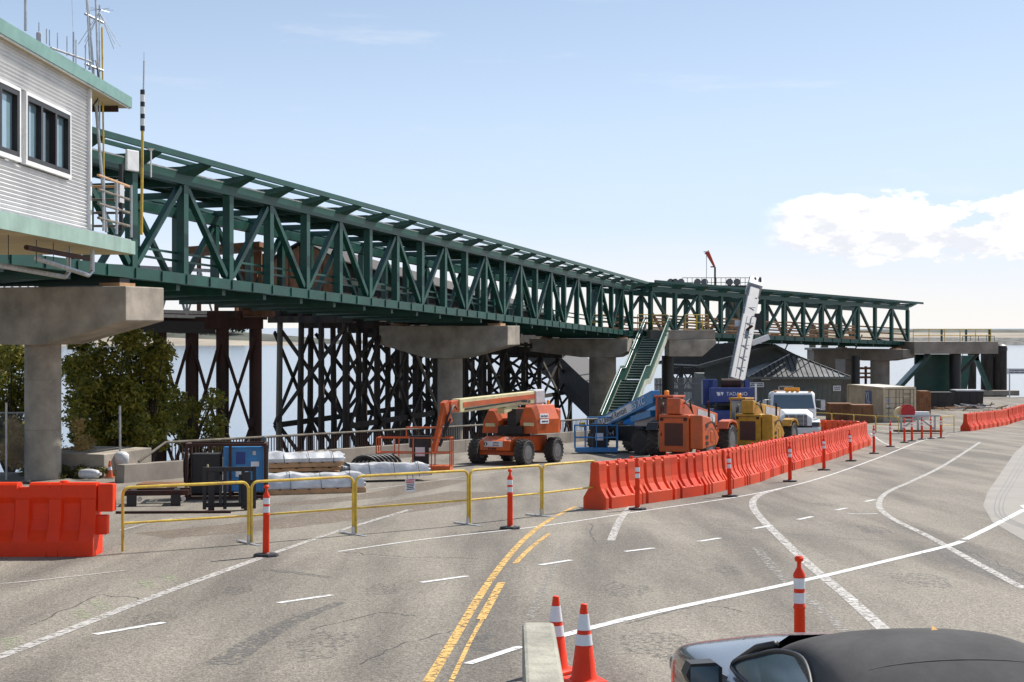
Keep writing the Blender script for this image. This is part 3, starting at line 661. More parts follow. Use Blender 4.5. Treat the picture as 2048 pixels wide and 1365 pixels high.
def pipe_bent():
    t = thing('steel_pipe_bent', 'rusty steel pipe pile bent with crossed rods beside the trees', 'pile bent', (0, 0, 0), tilt=False)
    xs = (320, 384, 445, 511); Y = 59.0; ps = [Vector((at(x, 655, Y + .5 * i).x, Y + .5 * i, 0)) for i, x in enumerate(xs)]
    for p in ps: MB().lathe([(.27, WZ - 1), (.27, 2.75)], 20, (p.x, p.y, 0)).build('pipe_pile', M_RUST, t, smooth='auto')
    MB().beam((ps[0].x - .8, ps[0].y, 3.0), (ps[3].x + .3, ps[3].y, 3.0), .5, .5).build('cap_girder', M_RUST, t)
    MB().box((ps[2].x + .1, ps[2].y, 3.35), (1.4, .5, .3)).build('bearing_block', M_RUST, t)
    for a, c in zip(ps, ps[1:]):
        for z0, z1 in ((-2.0, 2.4), (-4.8, -1.0)):
            for u, w_ in ((z0, z1), (z1, z0)): MB().beam((a.x, a.y - .28, u), (c.x, c.y - .28, w_), .08, .13).build('brace', M_RUST, t)
pipe_bent()
# sea wall with pipe railing
def sea_wall():
    t = thing('sea_wall', 'low concrete wall topped by a pipe railing along the water', 'wall', (0, 0, 0), tilt=False)
    P = [Vector((wall_x(y), y, gz(y))) for y in (41, 45, 50, 55, 60, 65, 70, 75, 80)]; up = V(0, 0, 1)
    for a, c in zip(P, P[1:]):
        d = (c - a).normalized(); MB().beam(a + up * .22 + d * .006, c + up * .22 - d * .006, .28, .62).build('wall_block', M_CONC_D, t, bevel=.015)
    R_ = [p + up * 1.1 for p in P]; st = P[0] + V(.35, .7, .55)
    R_[0] = P[0] + (P[1] - P[0]) * .45 + up * 1.1
    b = MB(); b.tube([st] + R_, .04); b.build('top_rail', M_TIMG, t, smooth='auto')
    bm_ = MB().beam((0, 0, .5), (0, 0, 1.08), .03, .03).mesh('baluster'); bm_.materials.append(M_RUST)
    L = (P[-1] - R_[0]).length; k = 0; s = 0.3
    while s < L:
        p = R_[0] + (P[-1] + up * 1.1 - R_[0]) * (s / L); o = bpy.data.objects.new('baluster', bm_); col.objects.link(o); o.parent = t; o.location = (p.x, p.y, gz(p.y)); s += .16
sea_wall()
# ================================================================ BUILDINGS
def left_building():
    t = thing('control_building', 'raised white corrugated building with dark windows and green fascia', 'building', (0, 0, 0), tilt=False)
    X = -8.93; Y0, Y1 = 20.0, 29.9; zb, zt = 4.88, 7.9
    # corrugated cladding: horizontal waves
    def corr(name, xa, ya, xb, yb, nx, ny, z0, z1):
        b = MB(); n = int((z1 - z0) / .07) * 4; vs = []
        for i in range(n + 1):
            z = z0 + (z1 - z0) * i / n; o_ = .026 * math.sin(2 * math.pi * i / 4)
            vs += [(xa + nx * o_, ya + ny * o_, z), (xb + nx * o_, yb + ny * o_, z)]
        b.add(vs, [(2 * i, 2 * i + 1, 2 * i + 3, 2 * i + 2) for i in range(n)]); return b.build(name, M_CORR, t, smooth=True, fix=False)
    # wall split round the two window bays (y ranges)
    wins = [(25.95, 28.47, 5.87, 7.06), (22.8, 25.55, 5.87, 7.06)]
    corr('siding', X, Y0, X, Y1, 1, 0, zb, wins[0][2] - .1); corr('siding', X, Y0, X, Y1, 1, 0, wins[0][3] + .1, zt)
    corr('siding', X, wins[0][1] + .1, X, Y1, 1, 0, wins[0][2] - .1, wins[0][3] + .1)
    corr('siding', X, Y0, X, wins[1][0] - .1, 1, 0, wins[0][2] - .1, wins[0][3] + .1)
    corr('siding', X, Y1, X - 9, Y1 + .01, 0, 1, zb, zt)
    MB().box((X + .03, Y1 + .03, (zb + zt) / 2), (.09, .09, zt - zb)).build('corner_trim', M_WHT, t)
    MB().box((X - .4, (Y0 + Y1) / 2, (zb + zt) / 2), (.5, Y1 - Y0, zt - zb - .02)).build('wall', M_WHT, t)
    for (a, c, z0, z1) in wins:
        w = MB()
        for yy, zz, sy, sz in (((a + c) / 2, z0 - .04, c - a + .16, .08), ((a + c) / 2, z1 + .03, c - a + .12, .06), (a - .03, (z0 + z1) / 2, .06, z1 - z0), (c + .03, (z0 + z1) / 2, .06, z1 - z0)): w.box((X + .04, yy, zz), (.1, sy, sz))
        f = w.build('window', M_WHT, t)
        w = MB(); n = 3
        for k in range(n + 1): w.box((X + .03, a + (c - a) * k / n + (.05 if k == 0 else -.05 if k == n else 0), (z0 + z1) / 2), (.1, .1, z1 - z0))
        for zz in (z0 + .045, z1 - .045): w.box((X + .03, (a + c) / 2, zz), (.098, c - a, .09))
        w.build('window_frame', M_BLK, f)
        for k in range(n):
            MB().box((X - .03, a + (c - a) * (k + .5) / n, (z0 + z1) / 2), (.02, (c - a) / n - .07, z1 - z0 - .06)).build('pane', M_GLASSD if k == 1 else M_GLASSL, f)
    # floor slab with pale green fascia, roof with green fascia and beige soffit; both run out past the wall corner
    ye = 32.55
    MB().box((X - 4.4, (Y0 + ye) / 2, zb - .38), (9.3, ye - Y0, .04)).build('underside', M_SOFF, t)
    MB().box((X + .27, (Y0 + ye) / 2, zb - .245), (.06, ye - Y0 + .06, .3)).build('fascia', M_GREEN_L, t)
    MB().box((X - 4.4, ye, zb - .245), (9.28, .06, .3)).build('fascia', M_GREEN_L, t)
    MB().box((X - 4.4, (Y0 + ye) / 2, zb - .08), (9.25, ye - Y0 - .08, .05)).build('balcony_deck', M_GALV, t)
    M_FASC = mat('weathered_green_fascia', (.16, .30, .255), .5, n=.1, scale=1.5)
    yr = 32.6; zr = zt - .03
    MB().box((X - 4.45, (Y0 + yr) / 2, zr), (9.2, yr - Y0, .05)).build('soffit', M_SOFF, t)
    MB().box((X + .18, (Y0 + yr) / 2, zr + .1), (.06, yr - Y0 + .08, .25)).build('roof_fascia', M_FASC, t)
    MB().box((X - 4.45, yr + .02, zr + .1), (9.2, .06, .25)).build('roof_fascia', M_FASC, t)
    MB().box((X - 4.45, (Y0 + yr) / 2, zr + .2), (9.2, yr - Y0, .06)).build('roof', M_ROOF, t)
    MB().box((X + .16, (Y0 + yr) / 2, zr - .03), (.04, yr - Y0, .04)).build('drip_edge', M_WHT, t)
    MB().box((X - .45, yr - .35, zr - .1), (.9, .05, .13)).build('bracket_plate', M_RUST, t)
    # pipes under the floor
    for i, (x, pts) in enumerate(((X - .1, [(0, 27, -.75), (0, 30.3, -.95), (0, 30.6, -.85), (0, 30.6, -.3)]), (X + .05, [(0, 26, -.6), (0, 29.7, -.62)]), (X - .5, [(0, 25, -.9), (0, 30.0, -1.0), (0, 30.25, -.9), (0, 30.25, -.3)]))):
        b = MB(); b.tube([(x, y, zb + z) for _, y, z in pts], .05); b.build('service_pipe', M_GALV if i != 1 else M_RUST, t, smooth='auto')
    for y in (25.5, 27, 28, 29): MB().tube([(X - .1, y, zb - .3), (X - .1, y, zb - .85)], .008, 5).build('hanger_rod', M_BLK, t)
    # balcony guard rails
    for z in (.25, .55, .85, 1.15):
        b = MB(); b.tube([(X + .2, Y1 + .1, zb + z), (X + .2, ye - .1, zb + z), (X - 4, ye - .1, zb + z)], .03); b.build('balcony_rail', M_TIMG if z < 1 else M_WOOD, t)
    for y in (30.4, 31.4, 32.6): MB().tube([(X + .2, y, zb), (X + .2, y, zb + 1.2)], .03).build('balcony_post', M_GALV, t)
    MB().box((X + .15, 31.8, zb + .95), (.12, .35, .45)).build('junction_box', M_GREY, t)
    b = MB(); b.tube([(X + .16, 31.9, zb + .1), (X + .16, 31.9, zb + 1.6)], .05); b.build('cable_mast', M_BLK, t)
    b = MB(); b.box((0, 0, 0), (.06, .42, .48)); pa = b.build('panel_antenna', M_WHT, t, bevel=.02); pa.location = (X + .25, 32.5, zb + 1.75); pa.rotation_euler = (0, 0, R(-25))
    # masts and aerials
    def mast(name, px, y, y0, y1, r, m, dx=0): 
        a, c = at(px, y0, y), at(px + dx, y1, y); return MB().tube([a, c], r, 8).build(name, m, t, smooth='auto')
    mast('mast', 213, 31.5, 465, -40, .035, M_GALV, -42); mast('mast', 196, 31.3, 150, -40, .022, M_GALV, -6); mast('mast', 181, 31.0, 140, -30, .022, M_GALV, -9)
    mast('mast', 208, 31.8, 385, 55, .02, M_YEL, -4)
    mast('whip_aerial', 283, 34.0, 470, 262, .035, M_YEL, 2); mast('whip_aerial', 285, 34.0, 262, 180, .055, M_BLK, 0); mast('whip_aerial', 287, 34.0, 180, 122, .02, M_GALV, 1); mast('whip_aerial', 288, 34, 122, 105, .007, M_GALV)
    for k in range(3): a = at(285, 190 + 24 * k, 34); MB().tube([a, a + V(0, 0, -.17)], .057, 8).build('aerial_sleeve', M_WHT, t)
    mast('short_aerial', 302, 34.0, 355, 298, .02, M_WHT); a = at(302, 298, 34); MB().lathe([(.08, 0), (.02, -.06)], 12, a).build('aerial_cap', M_WHT, t)
    for px, y0, y1, r in ((51, 62, -10, .03), (115, 103, 66, .012), (134, 112, 73, .012), (147, 125, 64, .02), (152, 128, 80, .012), (171, 138, 90, .014), (93, 88, 58, .012), (99, 92, 60, .012)):
        mast('roof_aerial', px, 29 if px > 100 else 27.5, y0, y1, r, M_GALV)
    MB().tube([at(146, 62, 29), at(143, -20, 29)], .005, 5).build('whip', M_GALV, t)
    a, c = at(102, 96, 27.8), at(182, 124, 30); MB().tube([a, c], .025).build('aerial_rail', M_GALV, t)
    b = MB(); a = at(78, 66, 27.5); b.lathe([(.05, -.22), (.055, -.2), (.055, -.03), (.05, 0), (.012, .02), (.01, .2)], 12, a); b.build('sensor', M_GREY, t)
    a = at(199, 24, 31.6)
    for k in range(8):
        an = k * math.pi / 4 + .3; MB().tube([a, a + V(math.cos(an) * .45, math.sin(an) * .45, -.75)], .007, 5).build('discone_rod', M_GALV, t)
        MB().tube([a + V(0, 0, .05), a + V(math.cos(an) * .3, math.sin(an) * .3, .05)], .005, 5).build('discone_rod', M_GALV, t)
    MB().tube([a + V(.0, 0, -2.6), a + V(0, 0, .15)], .02).build('mast', M_GALV, t)
    for y0, y1 in ((28, 46), (128, 142)): MB().tube([at(170, y0, 31.2), at(206, y1, 31.6)], .03).build('mast_clamp', M_GALV, t)
    c = [at(178, 140, 31.2), at(182, 122, 31.2), at(192, 122, 31.2), at(196, 145, 31.2), at(197, 175, 31.2), at(195, 200, 31.2), at(184, 214, 31.3), at(176, 217, 31.6)]
    MB().tube(c, .018, 6).build('aerial_cable', M_BLK, t, smooth=True)
left_building()
def hip_roof(b, x0, x1, y0, y1, z0, zr, r0, r1, ym):
    b.add([(x0, y0, z0), (x1, y0, z0), (x1, y1, z0), (x0, y1, z0), (r0, ym, zr), (r1, ym, zr)], [(0, 1, 5, 4), (1, 2, 5), (2, 3, 4, 5), (3, 0, 4), (3, 2, 1, 0)])
def office():
    gzz = gz(115); t = thing('dock_office', 'low grey green dock office with dark metal hip roof', 'building', (0, 0, gzz), tilt=False)
    Y = 113.0; S = F / Y
    def X(px): return (px - CX) / S
    x0, x1 = X(1500), X(1690); zw = 2.95
    MB().box(((x0 + x1) / 2, Y + 2.9, zw / 2), (x1 - x0 - .6, 5.6, zw)).build('wall', M_SIDE, t)
    bm_ = MB().box((0, 0, 0), (.05, .03, zw - .5)).mesh('batten'); bm_.materials.append(M_SIDE)
    k = x0 + .5
    while k < x1 - .4:
        o = bpy.data.objects.new('batten', bm_); col.objects.link(o); o.parent = t; o.location = (k, Y + .09, (zw - .5) / 2); k += .38
    MB().box(((x0 + x1) / 2, Y + .06, zw - .25), (x1 - x0 - .5, .08, .5)).build('frieze_board', M_SIDE, t)
    b = MB(); hip_roof(b, x0 - .3, x1 + .3, Y - .5, Y + 6.2, zw + .02, zw + 1.75, X(1592), X(1600), Y + 2.8); b.build('hip_roof', M_ROOF, t)
    MB().box(((x0 + x1) / 2, Y - .52, zw - .06), (x1 - x0 + .7, .08, .2)).build('gutter', M_SIDE, t)
    # standing seams on the two visible slopes
    ap = Vector((X(1592), Y + 2.8, zw + 1.76)); ap2 = Vector((X(1600), Y + 2.8, zw + 1.76)); c0 = Vector((x0 - .3, Y - .5, zw + .04)); c1 = Vector((x1 + .3, Y - .5, zw + .04))
    for k in range(1, 20):
        e = c0.lerp(c1, k / 20); n = V(0, 3.3, 1.73)
        f = min((e.x - c0.x) / (ap.x - c0.x), (c1.x - e.x) / (c1.x - ap2.x), 1.0)
        MB().beam(e, e + n * f * .99, .04, .07).build('roof_seam', M_ROOFR, t)
    MB().beam(c0, ap, .12, .1).build('hip_cap', M_GALV, t); MB().beam(c1, ap2, .12, .1).build('hip_cap', M_ROOFR, t)
    w = MB(); wx0, wx1 = X(1558), X(1586)
    for a, c, d_, h in (((wx0 + wx1) / 2, 2.2, wx1 - wx0, .08), ((wx0 + wx1) / 2, 1.7, wx1 - wx0, .08), (wx0, 1.95, .08, .58), (wx1, 1.95, .08, .58), ((wx0 + wx1) / 2, 1.95, .06, .5)): w.box((a, Y + .07, c), (d_, .1, h))
    f = w.build('window', M_WHT, t); MB().box(((wx0 + wx1) / 2, Y + .1, 1.95), (wx1 - wx0, .02, .5)).build('pane', M_GLASSD, f)
    MB().box((X(1620), Y + .075, 1.05), (1.0, .06, 2.1)).build('door', M_SIDE, t, bevel=.01)
    s = MB().box((X(1674), Y + .03, 2.05), (.62, .03, .42)).build('sign', M_SIGN, t); bars(2, .48, .28, M_NAVY, s, (X(1674), Y + .012, 2.05), (R(90), 0, 0), 3)
    s = MB().box((X(1512), Y - .3, 2.35), (1.15, .05, .38)).build('notice_board', M_SIGN, t); bars(2, 1.0, .28, M_TEXTB, s, (X(1512), Y - .328, 2.35), (R(90), 0, 0), 4)
    MB().box((X(1530), Y - .25, zw - .2), (.7, .12, .08)).build('strip_lamp', M_WHT, t)
    # taller gabled hall behind on the left
    t2 = thing('ticket_hall', 'taller grey hall with ribbed gable roof behind the crane boom', 'building', (0, 0, gzz), tilt=False)
    Y2 = 121.0; S2 = F / Y2; a, c, m = (1398 - CX) / S2, (1580 - CX) / S2, (1552 - CX) / S2
    MB().box(((a + c) / 2 - .5, Y2 + 4.5, 1.4), (c - a - 2.2, 7, 2.8)).build('wall', M_SIDE, t2)
    el_, ap_, er_ = at(1398, 733, Y2) - V(0, 0, gzz), at(1550, 691, Y2 - 1) - V(0, 0, gzz), at(1612, 722, Y2 - 1.4) - V(0, 0, gzz); bk = V(-3.2, 7.5, 0)
    b = MB(); q3 = [el_, ap_, ap_ + bk, el_ + bk]; b.add(q3 + [v + V(0, 0, .1) for v in q3], [(0, 1, 2, 3), (7, 6, 5, 4), (0, 4, 5, 1), (1, 5, 6, 2), (2, 6, 7, 3), (3, 7, 4, 0)]); b.build('roof', M_ROOF, t2)
    b = MB(); q4 = [ap_, er_, er_ + bk, ap_ + bk]; b.add(q4 + [v + V(0, 0, .1) for v in q4], [(0, 1, 2, 3), (7, 6, 5, 4), (0, 4, 5, 1), (1, 5, 6, 2), (2, 6, 7, 3), (3, 7, 4, 0)]); b.build('roof', M_ROOF, t2)
    b = MB(); b.add([el_ + V(.5, .4, -.1), ap_ + V(0, .4, -.1), er_ + V(-.4, .4, -.1), er_ + V(-.4, .4, -3), el_ + V(.5, .4, -3)], [(0, 1, 2, 3, 4)]); b.build('gable_wall', M_SIDE, t2, fix=False)
    q = [el_ + V(0, 0, .1), el_ + bk + V(0, 0, .1), ap_ + bk + V(0, 0, .1), ap_ + V(0, 0, .1)]
    for k in range(1, 24):
        f = k / 24; p = Vector(q[0]).lerp(Vector(q[1]), f); r_ = Vector(q[3]).lerp(Vector(q[2]), f); MB().beam(p + V(0, 0, .03), r_ + V(0, 0, .03), .05, .06).build('roof_seam', M_ROOFR, t2)
    MB().beam(el_ - V(0, .06, .08), ap_ - V(0, .06, .08), .1, .3).build('fascia', M_GREEN_L if False else M_SIDE, t2); MB().beam(ap_ - V(0, .06, .08), er_ - V(0, .06, .08), .1, .3).build('fascia', M_SIDE, t2)
    for k in range(6): MB().box((a + 1 + k * 1.1, Y2 + .42, 1.7), (.12, .12, 3.4)).build('column', M_SIDE, t2)
office()
# dark plank fence by the stair and yard boxes in front of the office
def slat_fence():
    H_ = 3.1; t = thing('picket_fence', 'grey steel picket fence behind the green stair', 'fence', (0, 0, gz(104)), tilt=False)
    a, c = at(1310, 700, 106), at(1410, 700, 109); n = 38
    pm = MB().box((0, 0, H_ / 2), (.09, .03, H_)).mesh('picket'); pm.materials.append(mat('grey_picket_paint', (.17, .18, .19), .6, n=.1))
    for k in range(n):
        o = bpy.data.objects.new('picket', pm); col.objects.link(o); o.parent = t; f = k / (n - 1); o.location = (a.x + (c.x - a.x) * f, a.y + (c.y - a.y) * f, 0)
    for z in (.4, 2.6): MB().beam((a.x, a.y + .05, z), (c.x, c.y + .05, z), .05, .08).build('rail', M_GALV, t)
slat_fence()
for i, (px0, px1, y, h, lab) in enumerate(((1655, 1702, 106, 1.25, 'long brown plywood box in front of the dock office'), (1702, 1742, 103.2, 1.3, 'brown plywood box beside the tan shipping container'), (1548, 1592, 108, 2.1, 'tall brown crate under the office window'),
                                           (1836, 1856, 112, 1.9, 'rust brown crate right of the container doors'))):
    a, c = at(px0, 800, y), at(px1, 800, y); t = thing('plywood_box', lab, 'box', (0, 0, gz(y)), tilt=False)
    w_ = c.x - a.x; MB().box(((a.x + c.x) / 2, y, h / 2), (w_, 1.2, h)).build('panel', M_PLY, t)
    for z in (.08, h - .08): MB().box(((a.x + c.x) / 2, y - .62, z), (w_, .04, .12)).build('batten', M_PLY, t)
    for f in (.02, .5, .98): MB().box((a.x + w_ * f, y - .625, h / 2), (.1, .045, h - .3)).build('batten', M_PLY, t)
# ================================================================ CONTAINER
def container():
    Y = 104.0; ang = math.atan2(.98, -.2); t = thing('shipping_container', 'tan corrugated shipping container with double doors', 'container', (27.2, Y, gz(Y)), 0, tilt=False)
    f = Vector((-.2, .98, 0)); r_ = Vector((.98, .2, 0)); H, Wd, Ln = 2.5, 2.44, 6.06; t.rotation_euler = (0, 0, math.atan2(r_.y, r_.x))
    for x in (0, Wd):                                      # side walls with vertical corrugation
        b = MB(); vs = []; n = 44
        for i in range(n * 2):
            yy = .1 + (Ln - .2) * i / (n * 2 - 1); o_ = .03 if (i // 2) % 2 else -.01
            o_ = -o_ if x == 0 else o_
            vs += [(x + (.03 if x == 0 else -.03) + o_, yy, .15), (x + (.03 if x == 0 else -.03) + o_, yy, H - .1)]
        b.add(vs, [(2 * i, 2 * i + 1, 2 * i + 3, 2 * i + 2) for i in range(n * 2 - 1)]); b.build('side_wall', M_TAN, t, fix=False)
        for y in (0, Ln): MB().box((x, y, H / 2), (.14, .14, H)).build('corner_post', M_TAN, t)
        for z in (.08, H - .06): MB().box((x, Ln / 2, z), (.1, Ln - .14, .13)).build('side_rail', M_TAN, t)
    for z in (.09, H - .06): MB().box((Wd / 2, 0, z), (Wd - .14, .13, .16)).build('end_rail', M_TAN, t)
    b = MB(); b.box((Wd / 2, Ln / 2, H - .03), (Wd - .06, Ln - .06, .04)); b.build('roof', mat('pale_container_roof', (.66, .62, .53), .5, n=.06), t)
    MB().box((Wd / 2, Ln - .04, H / 2), (Wd - .1, .05, H - .2)).build('end_wall', M_TAN, t)
    for k in (0, 1):
        d = MB().box((.09 + (Wd - .18) * (k + .5) / 2, .02, H / 2), ((Wd - .2) / 2 - .01, .06, H - .34)).build('door', M_TAN, t, bevel=.01)
        for fx in (.25, .75):
            x = .09 + (Wd - .18) * (k + fx) / 2; MB().tube([(x, -.05, .12), (x, -.05, H - .1)], .02, 6).build('lock_rod', M_TAND, d); MB().box((x, -.06, 1.0), (.28, .03, .05)).build('handle', M_TAND, d)
        for z in (.62, .95, 1.3, 1.75): MB().box((.09 + (Wd - .18) * (k + .5) / 2, -.013, z), ((Wd - .2) / 2 - .06, .012, .025)).build('door_rib', M_TAND, d)
    MB().box((Wd / 2, -.015, H / 2), (.03, .02, H - .34)).build('door_gasket', M_TAND, t)
    MB().box((.38, -.02, 1.55), (.3, .02, .28)).build('placard', mat('faded_blue_placard', (.42, .45, .55), .6), t); MB().box((.32, -.02, 1.1), (.16, .02, .22)).build('placard', M_SIGN, t)
    b = MB(); b.add([(.66, -.022, 1.66), (.8, -.022, 1.66), (.73, -.022, 1.5)], [(0, 1, 2)]); b.build('warning_triangle', M_YEL, t, fix=False)
    bars(2, .55, .2, M_TAND, t, (1.85, -.014, 1.98), (R(90), 0, 0), 5); bars(4, .6, .34, M_TAND, t, (1.8, -.014, 1.52), (R(90), 0, 0), 6)
    MB().box((-.05, 2.5, 1.65), (.03, .95, 1.0)).build('side_logo_panel', mat('blue_logo_panel', (.14, .2, .33), .6, n=.15), t); [MB().beam((-.068, 2.5 + a_, 1.65 + b_), (-.068, 2.5 + c_, 1.65 + d_), .004, .07, (0, 0, 1)).build('logo_stroke', M_SIGN, t) for a_, b_, c_, d_ in ((.35, .4, .05, -.4), (.05, .4, .3, 0), (-.1, .4, -.1, -.35), (-.14, -.35, -.4, -.35))]
container()
# ================================================================ WHEELS AND MACHINES
def wheel(parent, c, r, w, axis='Y', rim=M_RIM, lugs=20, hub=.55):
    o = bpy.data.objects.new('wheel', None); o.empty_display_size = .1; col.objects.link(o); o.parent = parent; o.location = c
    if axis == 'X': o.rotation_euler = (0, 0, R(90))
    b = MB(); b.lathe([(r * hub, -w * .42), (r * .86, -w / 2), (r * .95, -w * .42), (r * .96, 0), (r * .95, w * .42), (r * .86, w / 2), (r * hub, w * .42)], 32, axis='Y')
    for k in range(lugs):
        for s_ in (-1, 1):
            a = 2 * math.pi * (k + (.5 if s_ > 0 else 0)) / lugs; ca, sa = math.cos(a), math.sin(a); p = Vector((ca * r * .965, s_ * w * .24, sa * r * .965))
            tv = Vector((-sa, 0, ca)); rv = Vector((ca, 0, sa)); yv = Vector((0, 1, 0)); hw = r * .055
            vs = [p + tv * x * hw + yv * y * w * .235 + rv * z * r * .04 + tv * (y * s_ * r * .06) for z in (-1, 1) for x, y in ((-1, -1), (1, -1), (1, 1), (-1, 1))]
            b.add(vs, [(3, 2, 1, 0), (4, 5, 6, 7), (0, 1, 5, 4), (1, 2, 6, 5), (2, 3, 7, 6), (3, 0, 4, 7)])
    b.build('tyre', M_RUB, o, smooth='auto')
    b = MB(); b.lathe([(r * hub, -w * .44), (r * hub * .9, -w * .25), (r * hub * .35, -w * .22), (r * hub * .3, -w * .4), (.02, -w * .4)], 24, axis='Y'); b.lathe([(r * hub, w * .44), (r * hub * .9, w * .25), (r * hub * .35, w * .22), (r * hub * .3, w * .4), (.02, w * .4)], 24, axis='Y')
    b.build('rim', rim, o, smooth='auto'); return o
def basket(t, o0, L, D, m, rot=0.):
    """platform: local x across, y depth, origin at floor centre"""
    e = bpy.data.objects.new('platform', None); e.empty_display_size = .1; col.objects.link(e); e.parent = t; e.location = o0; e.rotation_euler = (0, 0, rot)
    MB().box((0, 0, .09), (L, D, .18)).build('floor', m, e, bevel=.01)
    b = MB(); c = [(-L / 2, -D / 2), (L / 2, -D / 2), (L / 2, D / 2), (-L / 2, D / 2)]
    for z in (.6, 1.1): b.tube([(x, y, z) for x, y in c + c[:1]], .022, 6)
    for i in range(4):
        (x0, y0), (x1, y1) = c[i], c[(i + 1) % 4]; n = 4 if i % 2 == 0 else 2
        for k in range(n): f = k / n; b.tube([(x0 + (x1 - x0) * f, y0 + (y1 - y0) * f, .15), (x0 + (x1 - x0) * f, y0 + (y1 - y0) * f, 1.1)], .022, 6)
    b.build('guard_rail', m, e, smooth='auto')
    MB().box((.15, D * .32, .95), (.75, .28, .4)).build('control_box', M_BLK, e, bevel=.03); MB().box((.15, D * .28, .5), (.55, .2, .7)).build('document_panel', M_BLK, e)
    MB().box((.15, D * .28 - .12, .62), (.32, .02, .3)).build('placard', M_SIGN, e)
    b = MB(); b.tube([(-.35, D * .4, 1.1), (-.35, D * .4, 1.42), (.65, D * .4, 1.42), (.65, D * .4, 1.1)], .028); b.build('arch_rail', m, e); return e
def hood(b, x0, x1, y0, y1, z0, z1, ch=.28):
    """machine hood: chamfered box, long axis x"""
    prof = [(z0, 0), (z0 + .45 * (z1 - z0), -.06), (z1 - ch, 0), (z1, ch)]
    def ring(x, k): 
        q = [(x, y0 + k * .0 , z0), (x, y0 - .05 + k, z0 + .5 * (z1 - z0)), (x, y0 + k + .1, z1 - ch * .6), (x, y0 + ch * .6 + k, z1 - k * .8), (x, y1 - ch * .6 - k, z1 - k * .8), (x, y1 - k - .1, z1 - ch * .6), (x, y1 + .05 - k, z0 + .5 * (z1 - z0)), (x, y1, z0)]; return q
    b.loft([ring(x0, .12), ring(x0 + .22, 0), ring(x1 - .22, 0), ring(x1, .12)]); return b
def orange_lift():
    fx = Vector((-.5, -.866, 0)); t = thing('boom_lift', 'orange and cream telescopic boom lift with its basket on the ground', 'boom lift', (.16, 51.7, gz(51.7)), math.atan2(fx.y, fx.x))
    b = MB(); b.prism([(-1.25, .45), (1.25, .45), (1.55, .5), (1.55, .85), (1.15, .98), (-1.2, 1.0)], -.62, .62, 'Y'); b.build('chassis', M_ORG, t, bevel=.03)
    for x in (1.1, -1.1):
        MB().box((x, 0, .48), (.35, 1.7, .3)).build('axle', M_ORG, t, bevel=.02)
        for y in (-.95, .95): wheel(t, (x, y, .45), .46, .38)
    MB().box((1.558, -.05, .74), (.012, .75, .2)).build('rental_plate', M_SIGN, t); text('United\nRentals', .085, M_TEXTB, t, (1.57, .06, .74), (R(90), 0, R(90)), ext=.003)
    bars(1, .4, .12, M_RUST, t, (1.552, -.1, .57), (R(90), 0, R(90)), 7); emblem(t, (1.568, -.36, .74), (R(90), 0, R(90)), .07)
    MB().lathe([(.5, .98), (.5, 1.1)], 24).build('slew_ring', M_BLK, t)
    MB().box((-.35, .1, 1.22), (2.0, 1.0, .28)).build('turntable', M_BLK, t); MB().box((-.3, .12, 1.62), (1.7, .36, .7)).build('boom_cradle', M_BLK, t)
    b = MB(); hood(b, -1.25, .5, .38, 1.16, 1.08, 2.12); h = b.build('engine_hood', M_ORG, t, bevel=.02)
    MB().box((.1, 1.2, 1.72), (.62, .03, .16)).build('name_plate', M_SIGN, h); text('United Rentals', .085, M_TEXTB, h, (.1, 1.222, 1.72), (R(90), 0, R(180)), ext=.003)
    MB().box((.1, 1.215, 1.52), (.62, .03, .15)).build('phone_plate', M_SIGN, h); bars(1, .5, .1, M_TEXTB, h, (.1, 1.232, 1.52), (R(90), 0, R(180)), 8)
    b = MB(); hood(b, -1.25, .5, -1.16, -.42, 1.08, 1.98); b.build('tank_hood', M_ORG, t, bevel=.02)
    MB().box((.515, .8, 1.42), (.02, .42, .12)).build('warning_decal', M_CREAM, t); MB().box((.515, -.8, 1.38), (.02, .4, .12)).build('warning_decal', M_CREAM, t)
    MB().box((-1.35, 0, 1.55), (.35, 2.1, .85)).build('counterweight', M_ORG, t, bevel=.08)
    MB().lathe([(.05, 2.1), (.06, 2.13), (.06, 2.24), (.03, 2.28)], 12, (-1.05, .75, 0)).build('beacon', M_AMB, t)
    # boom, slightly nose-down over the front
    a = Vector((-1.7, -.02, 2.40)); c = Vector((4.1, -.02, 2.12))
    MB().beam(a, c, .34, .46).build('boom', M_CREAM, t, bevel=.02); d = (c - a).normalized()
    MB().beam(a + V(.3, .177, .03), c + V(-.2, .177, .03), .012, .17).build('boom_stripe', M_ORG, t); MB().beam(a + V(1.3, .19, -.12), c + V(-.3, .19, -.12), .03, .05).build('hose_track', M_BLK, t)
    bars(1, .7, .16, M_TEXTB, t, tuple(a + d * 1.3 + V(0, .186, -.1)), (R(90), -math.asin(d.z), R(180)), 9)
    MB().beam(a - d * .15, a + d * .6, .42, .54).build('boom_end_housing', M_GREY, t, bevel=.06)
    MB().beam(c - d * .3, c + d * .5, .26, .38).build('fly_boom', M_ORG, t, bevel=.02); MB().beam(a + V(1.8, 0, -.3), a + V(2.8, 0, -.5), .3, .2).build('lift_cylinder_mount', M_CREAM, t)
    k0 = c + d * .5
    # knuckle and jib dropping to the basket
    b = MB(); b.beam(k0 + V(-.05, 0, -.55), k0 + V(.25, 0, .18), .2, .26, (1, 0, 0)); b.build('knuckle', M_ORG, t, bevel=.02)
    MB().beam(k0 + V(.2, 0, .12), k0 + V(.7, -.1, -1.5), .15, .2, (1, 0, 0)).build('jib', M_ORG, t, bevel=.02)
    MB().tube([k0 + V(0, .1, -.4), k0 + V(.5, 0, -1.3)], .05).build('jib_cylinder', M_BLK, t)
    b = MB()
